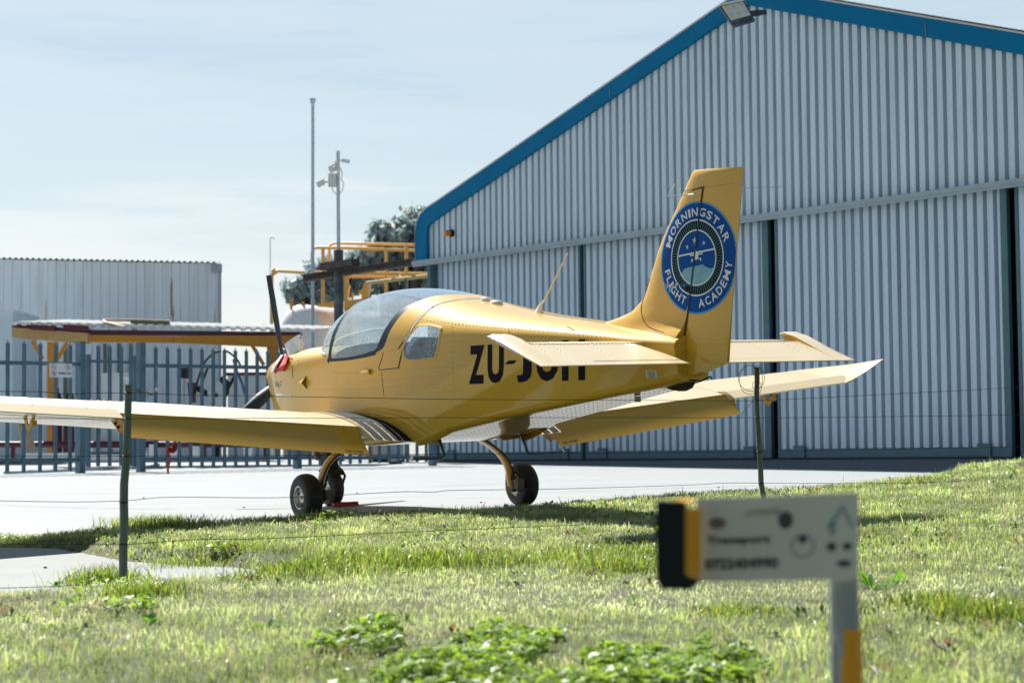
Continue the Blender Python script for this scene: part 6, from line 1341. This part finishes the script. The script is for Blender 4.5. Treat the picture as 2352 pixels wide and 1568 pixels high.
# dew beads on the blades
nd = 80000; k = rng.choice(len(xx), nd, replace=False); m = MB(); P = np.stack([xx[k] + rng.normal(0, .006, nd), yy[k] + rng.normal(0, .006, nd), gz(xx[k], yy[k]) + h[k] * rng.uniform(.4, 1.0, nd)], 1); rr_ = rng.uniform(.0010, .0024, nd) * (.5 + P[:, 1] / 14.)
base_ = np.array([[1, 0, 0], [-.5, .87, 0], [-.5, -.87, 0], [0, 0, 1], [0, 0, -1.]]); v = (P[:, None, :] + base_[None] * rr_[:, None, None]).reshape(-1, 3); ff = np.array([[0, 1, 3], [1, 2, 3], [2, 0, 3], [1, 0, 4], [2, 1, 4], [0, 2, 4]]); fi = (np.arange(nd)[:, None, None] * 5 + ff).reshape(-1, 3)
me = bpy.data.meshes.new('dew'); me.vertices.add(len(v)); me.vertices.foreach_set('co', v.astype(np.float32).ravel()); me.loops.add(fi.size); me.loops.foreach_set('vertex_index', fi.ravel().astype(np.int32)); me.polygons.add(len(fi)); me.polygons.foreach_set('loop_start', (np.arange(len(fi)) * 3).astype(np.int32)); me.update(); me.validate()
dm = simple('dew_bead', (.85, .88, .90), .12, spec=1.0); dm.node_tree.nodes['Principled BSDF'].inputs['Transmission Weight'].default_value = .35; me.materials.append(dm); o = bpy.data.objects.new('dew', me); COL.objects.link(o); tag(o, kind='stuff')
# tiny pale flowers
PNK = simple('petal_pink', (.72, .38, .30), .6)
for i, (u, v, lab) in enumerate(((718, 1532, 'pink flower in the lower left foreground'), (888, 1452 + 0, 'pink flower beside the large clover patch'), (1130, 1495, 'small pink flower low on the left of the clover'), (700, 1545, 'pink flower nearest the lower left flower pair'), (1346, 1445, 'pale pink flower under the blurred sign cap'), (1180, 1203, 'pink flower near the far main wheel'), (525, 1558, 'pink flower at the bottom edge'), (742, 1520, 'pale pink flower right of a pair'))):
    p = ground_at(u, v); t = thing('flower', p, lab, 'flower', group='small pink flowers in the grass'); m = MB()
    for k in range(5): a = k * 1.256; m.add([(0, 0, .045), (.010 * math.cos(a - .5), .010 * math.sin(a - .5), .054), (.014 * math.cos(a), .014 * math.sin(a), .056), (.010 * math.cos(a + .5), .010 * math.sin(a + .5), .054)], [(0, 1, 2, 3)])
    obj('petals', m, PNK, t); obj('stem', MB().tube([(0, 0, 0), (0, 0, .045)], .0012, 4), simple('stem_green', (.1, .2, .04), .6) if i == 0 else MIN['stem_green'], t)
# ================================================================== wire fence
def wy(u): return (-13.184) / ((u - 1176) / 4500. - 1.0694)
def wp(u, v, d=0): return at(u, v, wy(u) + d)
fpA = thing('fence_post', ground_at(282, 1337), 'weathered slim wooden fence post in the left foreground, standing at the path edge', 'fence post')
px = [(295.5, 883), (294, 960), (290, 1050), (286, 1110), (284, 1150), (285, 1200), (283.5, 1260), (282, 1345)]
m = MB(); rings = []
for u, v in px:
    c_ = at(u, v, 10.4) - ORG_OF[fpA]; r = .0175 + .005 * min(1, (v - 883) / 200.); rings.append([c_ + np.array([r * math.cos(t) * (1 + .12 * math.sin(3 * t + v)), r * math.sin(t), 0]) for t in np.linspace(0, 2 * math.pi, 12, endpoint=False)])
obj('post', m.loft(rings, True, True, True), WOOD, fpA, smooth=True, ang=60)
for v, u in ((902, 294.5), (961, 293.5), (1047, 290), (1153, 284), (1249, 284)):
    m = MB(); c_ = at(u, v, 10.4) - ORG_OF[fpA]; m.tube([c_ + np.array([.0240 * math.cos(t), .0240 * math.sin(t), .004 * math.sin(t * .5)]) for t in np.linspace(0, 12.5, 30)], .0016, 4); obj('wire_tie', m, WIRE, fpA)
fpB = thing('fence_post', ground_at(1755, 1190), 'dark crooked wooden fence post with wire coiled at its top, behind the blurred sign', 'fence post')
px = [(1738, 843), (1739, 870), (1738, 905), (1740, 960), (1745, 1037), (1747, 1075), (1748, 1108), (1754, 1140), (1757, 1200)]
m = MB(); rings = []
for u, v in px:
    c_ = at(u, v, 14.0) - ORG_OF[fpB]; r = .018; rings.append([c_ + np.array([r * math.cos(t) * (1 + .1 * math.sin(2 * t + v)), r * math.sin(t), 0]) for t in np.linspace(0, 2 * math.pi, 12, endpoint=False)])
obj('post', m.loft(rings, True, True, True), WOOD, fpB, smooth=True, ang=60)
for v, u in ((919, 1739), (959, 1740), (1037, 1745), (1109, 1748)): c_ = at(u, v, 14.0) - ORG_OF[fpB]; obj('wire_tie', MB().tube([c_ + np.array([.021 * math.cos(t), .021 * math.sin(t), .003 * math.sin(t * .5)]) for t in np.linspace(0, 12.5, 30)], .0018, 4), WIRE, fpB)
cw_ = thing('wire_coil', at(1726, 865, 13.95), 'loose coil of thin wire hanging from the top of the crooked fence post', 'wire')
q = lambda u, v, d=0: at(u, v, 13.95 + d) - ORG_OF[cw_]
m = MB()
for cu, cv, ru, rv, a0, a1, d in ((1726, 868, 30, 30, 2.0, 7.2, -.04), (1722, 872, 24, 33, 1.0, 5.2, -.05), (1740, 872, 11, 34, -1.5, 2.2, -.04), (1738, 884, 10, 9, 0, 6.3, -.05)): m.tube([q(cu + ru * math.cos(a), cv - rv * math.sin(a), d) for a in np.linspace(a0, a1, 26)], .0018, 4)
m.tube(arc([q(1739, 905), q(1722, 930, -.03), q(1708, 945, -.04), q(1703, 958, -.04)]), .0018, 4); obj('strand', m, WIRE, cw_)
WIRES = [([(-200, 895), (0, 898), (100, 900), (151, 905), (230, 902.5), (295, 902), (336, 903), (440, 907), (588, 909), (800, 913), (1077, 917), (1400, 918.5), (1650, 920), (1739, 919.5), (2000, 907), (2352, 889), (2600, 878)], 'top strand of the wire fence'),
 ([(-200, 960), (0, 960.5), (294, 961), (588, 960.4), (980, 959), (1400, 958.5), (1740, 959), (2044, 956.5), (2352, 952), (2600, 949)], 'second strand of the wire fence from the top'),
 ([(-200, 1046), (0, 1046.5), (290, 1047), (612, 1045.5), (980, 1043), (1400, 1040), (1745, 1037), (2044, 1031), (2352, 1025), (2600, 1020)], 'middle strand of the wire fence'),
 ([(-200, 1148), (0, 1149.7), (160, 1152), (284, 1149.5), (390, 1141), (586, 1142.7), (665, 1141.5), (778, 1136.5), (925, 1128.7), (993, 1130), (1034, 1125.6), (1153, 1124), (1250, 1123), (1315, 1121.5), (1592, 1113), (1657, 1108.8), (1748, 1108.8), (2044, 1109.4), (2173, 1105.5), (2352, 1100), (2600, 1094)], 'wavy fourth strand of the wire fence crossing the wheels'),
 ([(-200, 1249), (0, 1249), (284, 1249), (390, 1242), (469, 1238), (612, 1236), (918, 1222), (987, 1219), (1347, 1204), (1700, 1190), (1980, 1178), (2352, 1166), (2600, 1158)], 'low strand of the wire fence running over the grass'),
 ([(-200, 1354), (0, 1350), (182, 1343), (284, 1339), (547, 1327), (760, 1321)], 'lowest strand of the wire fence at ground level by the path')]
for pxs, lab in WIRES:
    P = [wp(u, v) for u, v in pxs]; t = obj('fence_wire', MB().tube(P if len(P) < 3 else [p for p in arc(P, 5)], .00175, 5), WIRE, None, world=True); tag(t, lab, 'wire')
m = MB(); m.tube([wp(322, 898), wp(328, 903), wp(338, 900), wp(345, 906), (wp(352, 904))], .002, 4).tube([wp(340, 901), wp(352, 909)], .0016, 4).tube([wp(352, 903), wp(333, 910)], .0016, 4)
tag(obj('wire_knot', m, WIRE, None, world=True), 'twisted knot in the top fence wire right of the near fence post', 'wire')
# ================================================================== blurred marker sign close to the camera
SY = 3.8
sg2 = thing('marker_sign', at(1944, 1568, SY) * [1, 1, 0] + [0, 0, float(gz(1, SY))], 'blurred white information sign on a grey and yellow post, black and yellow end cap', 'sign')
q = lambda u, v, d=0: at(u, v, SY + d) - ORG_OF[sg2]
pnl = [q(1600, 1145, .10), q(1972, 1131, -.02), q(1970, 1328, -.02), q(1600, 1336, .10)]
obj('board', MB().prism(pnl, (.0, .006, 0)), simple('sign_board', (.58, .57, .50), .55, var=.07, vscale=6), sg2)
pc0 = q(1944, 1440, .03); gzz = float(gz(pc0[0], SY)) - ORG_OF[sg2][2]
obj('post', MB().tube([(pc0[0], pc0[1], gzz - .1), (pc0[0] - .004, pc0[1], q(1940, 1325)[2])], .0288, 24), simple('post_grey', (.30, .33, .33), .5, metal=.2, var=.1), sg2, smooth=True, ang=60)
obj('yellow_band', MB().tube([(pc0[0], pc0[1], gzz - .1), (pc0[0], pc0[1], q(1944, 1446)[2])], .0300, 24), simple('band_yellow', (.78, .34, .004), .45), sg2, smooth=True, ang=60)
obj('band_gap', MB().prism([q(1911, 1465, -.012), q(1922, 1465, -.012), q(1922, 1700, -.012), q(1911, 1700, -.012)], (0, .006, 0)), MIN['post_grey'], sg2)
cap = MB(); fr = [q(1507, 1156), q(1512, 1150), q(1570, 1154), q(1577, 1165), q(1577, 1345), q(1570, 1353), q(1520, 1352), q(1508, 1330)]
obj('end_cap', MB().prism(fr, (.006, .05, 0)), BLK, sg2)
obj('reflector', MB().prism([q(1573, 1166, -.002), q(1609, 1170, .03), q(1608, 1330, .03), q(1573, 1318, -.002)], (0, .02, 0)), MIN['band_yellow'], sg2)
obj('cap_top', MB().prism([q(1545, 1151), q(1580, 1155), q(1603, 1152, .05), q(1575, 1149, .05)], (0, 0, .003)), MIN['band_yellow'], sg2)
obj('cap_foot', MB().prism([q(1573, 1320), q(1609, 1332, .03), q(1590, 1352, .03), q(1573, 1356)], (0, .03, 0)), BLK, sg2)
fb_ = pnl; ex_ = (fb_[1] - fb_[0]); ey2 = (fb_[3] - fb_[0])
def onb(a, b): return fb_[0] + ex_ * a + ey2 * b + np.array([0, -.0015, 0])
DKG = simple('sign_print', (.035, .055, .055), .6); BRW = simple('sign_brown', (.16, .12, .09), .6); GRB = simple('sign_bluegrey', (.25, .33, .36), .6)
def txt(s_, a0, b0, a1, hgt, mt):
    t = textmb(s_, 1, 1, bold=.05); t.xf(lambda p: onb(a0 + (a1 - a0) * p[0], b0 - hgt * p[1])); return obj('lettering', t, mt, sg2)
txt('Transport', .06, .575, .46, .115, DKG); txt('0722404990', .05, .86, .51, .135, DKG)
def blob(a, b, ra, rb, mt, nm='symbol'): return obj(nm, MB().add([onb(a + ra * math.cos(t), b + rb * math.sin(t)) for t in np.linspace(0, 2 * math.pi, 18, endpoint=False)], [tuple(range(18))]), mt, sg2)
blob(.13, .30, .055, .065, BRW); blob(.555, .29, .045, .105, DKG); blob(.66, .52, .028, .05, DKG)
m = MB(); m.loft([[onb(.66 + r * math.cos(t), .60 + r * 1.9 * math.sin(t)) for t in np.linspace(0, 2 * math.pi, 24, endpoint=False)] for r in (.075, .062)]); obj('circle_symbol', m, GRB, sg2)
m = MB().add([onb(.80, .40), onb(.90, .12), onb(.975, .40), onb(.955, .40), onb(.90, .20), onb(.83, .40)], [(0, 1, 4, 5), (1, 2, 3, 4)]); obj('roof_symbol', m, GRB, sg2)
blob(.84, .40, .022, .09, GRB); blob(.835, .62, .03, .055, DKG); blob(.93, .62, .03, .045, DKG); blob(.91, .82, .045, .04, DKG)
m = MB().add([onb(.28, .22), onb(.34, .16), onb(.52, .14), onb(.52, .22)], [(0, 1, 2, 3)]); obj('arrow_symbol', m, simple('sign_olive', (.36, .35, .26), .6), sg2)
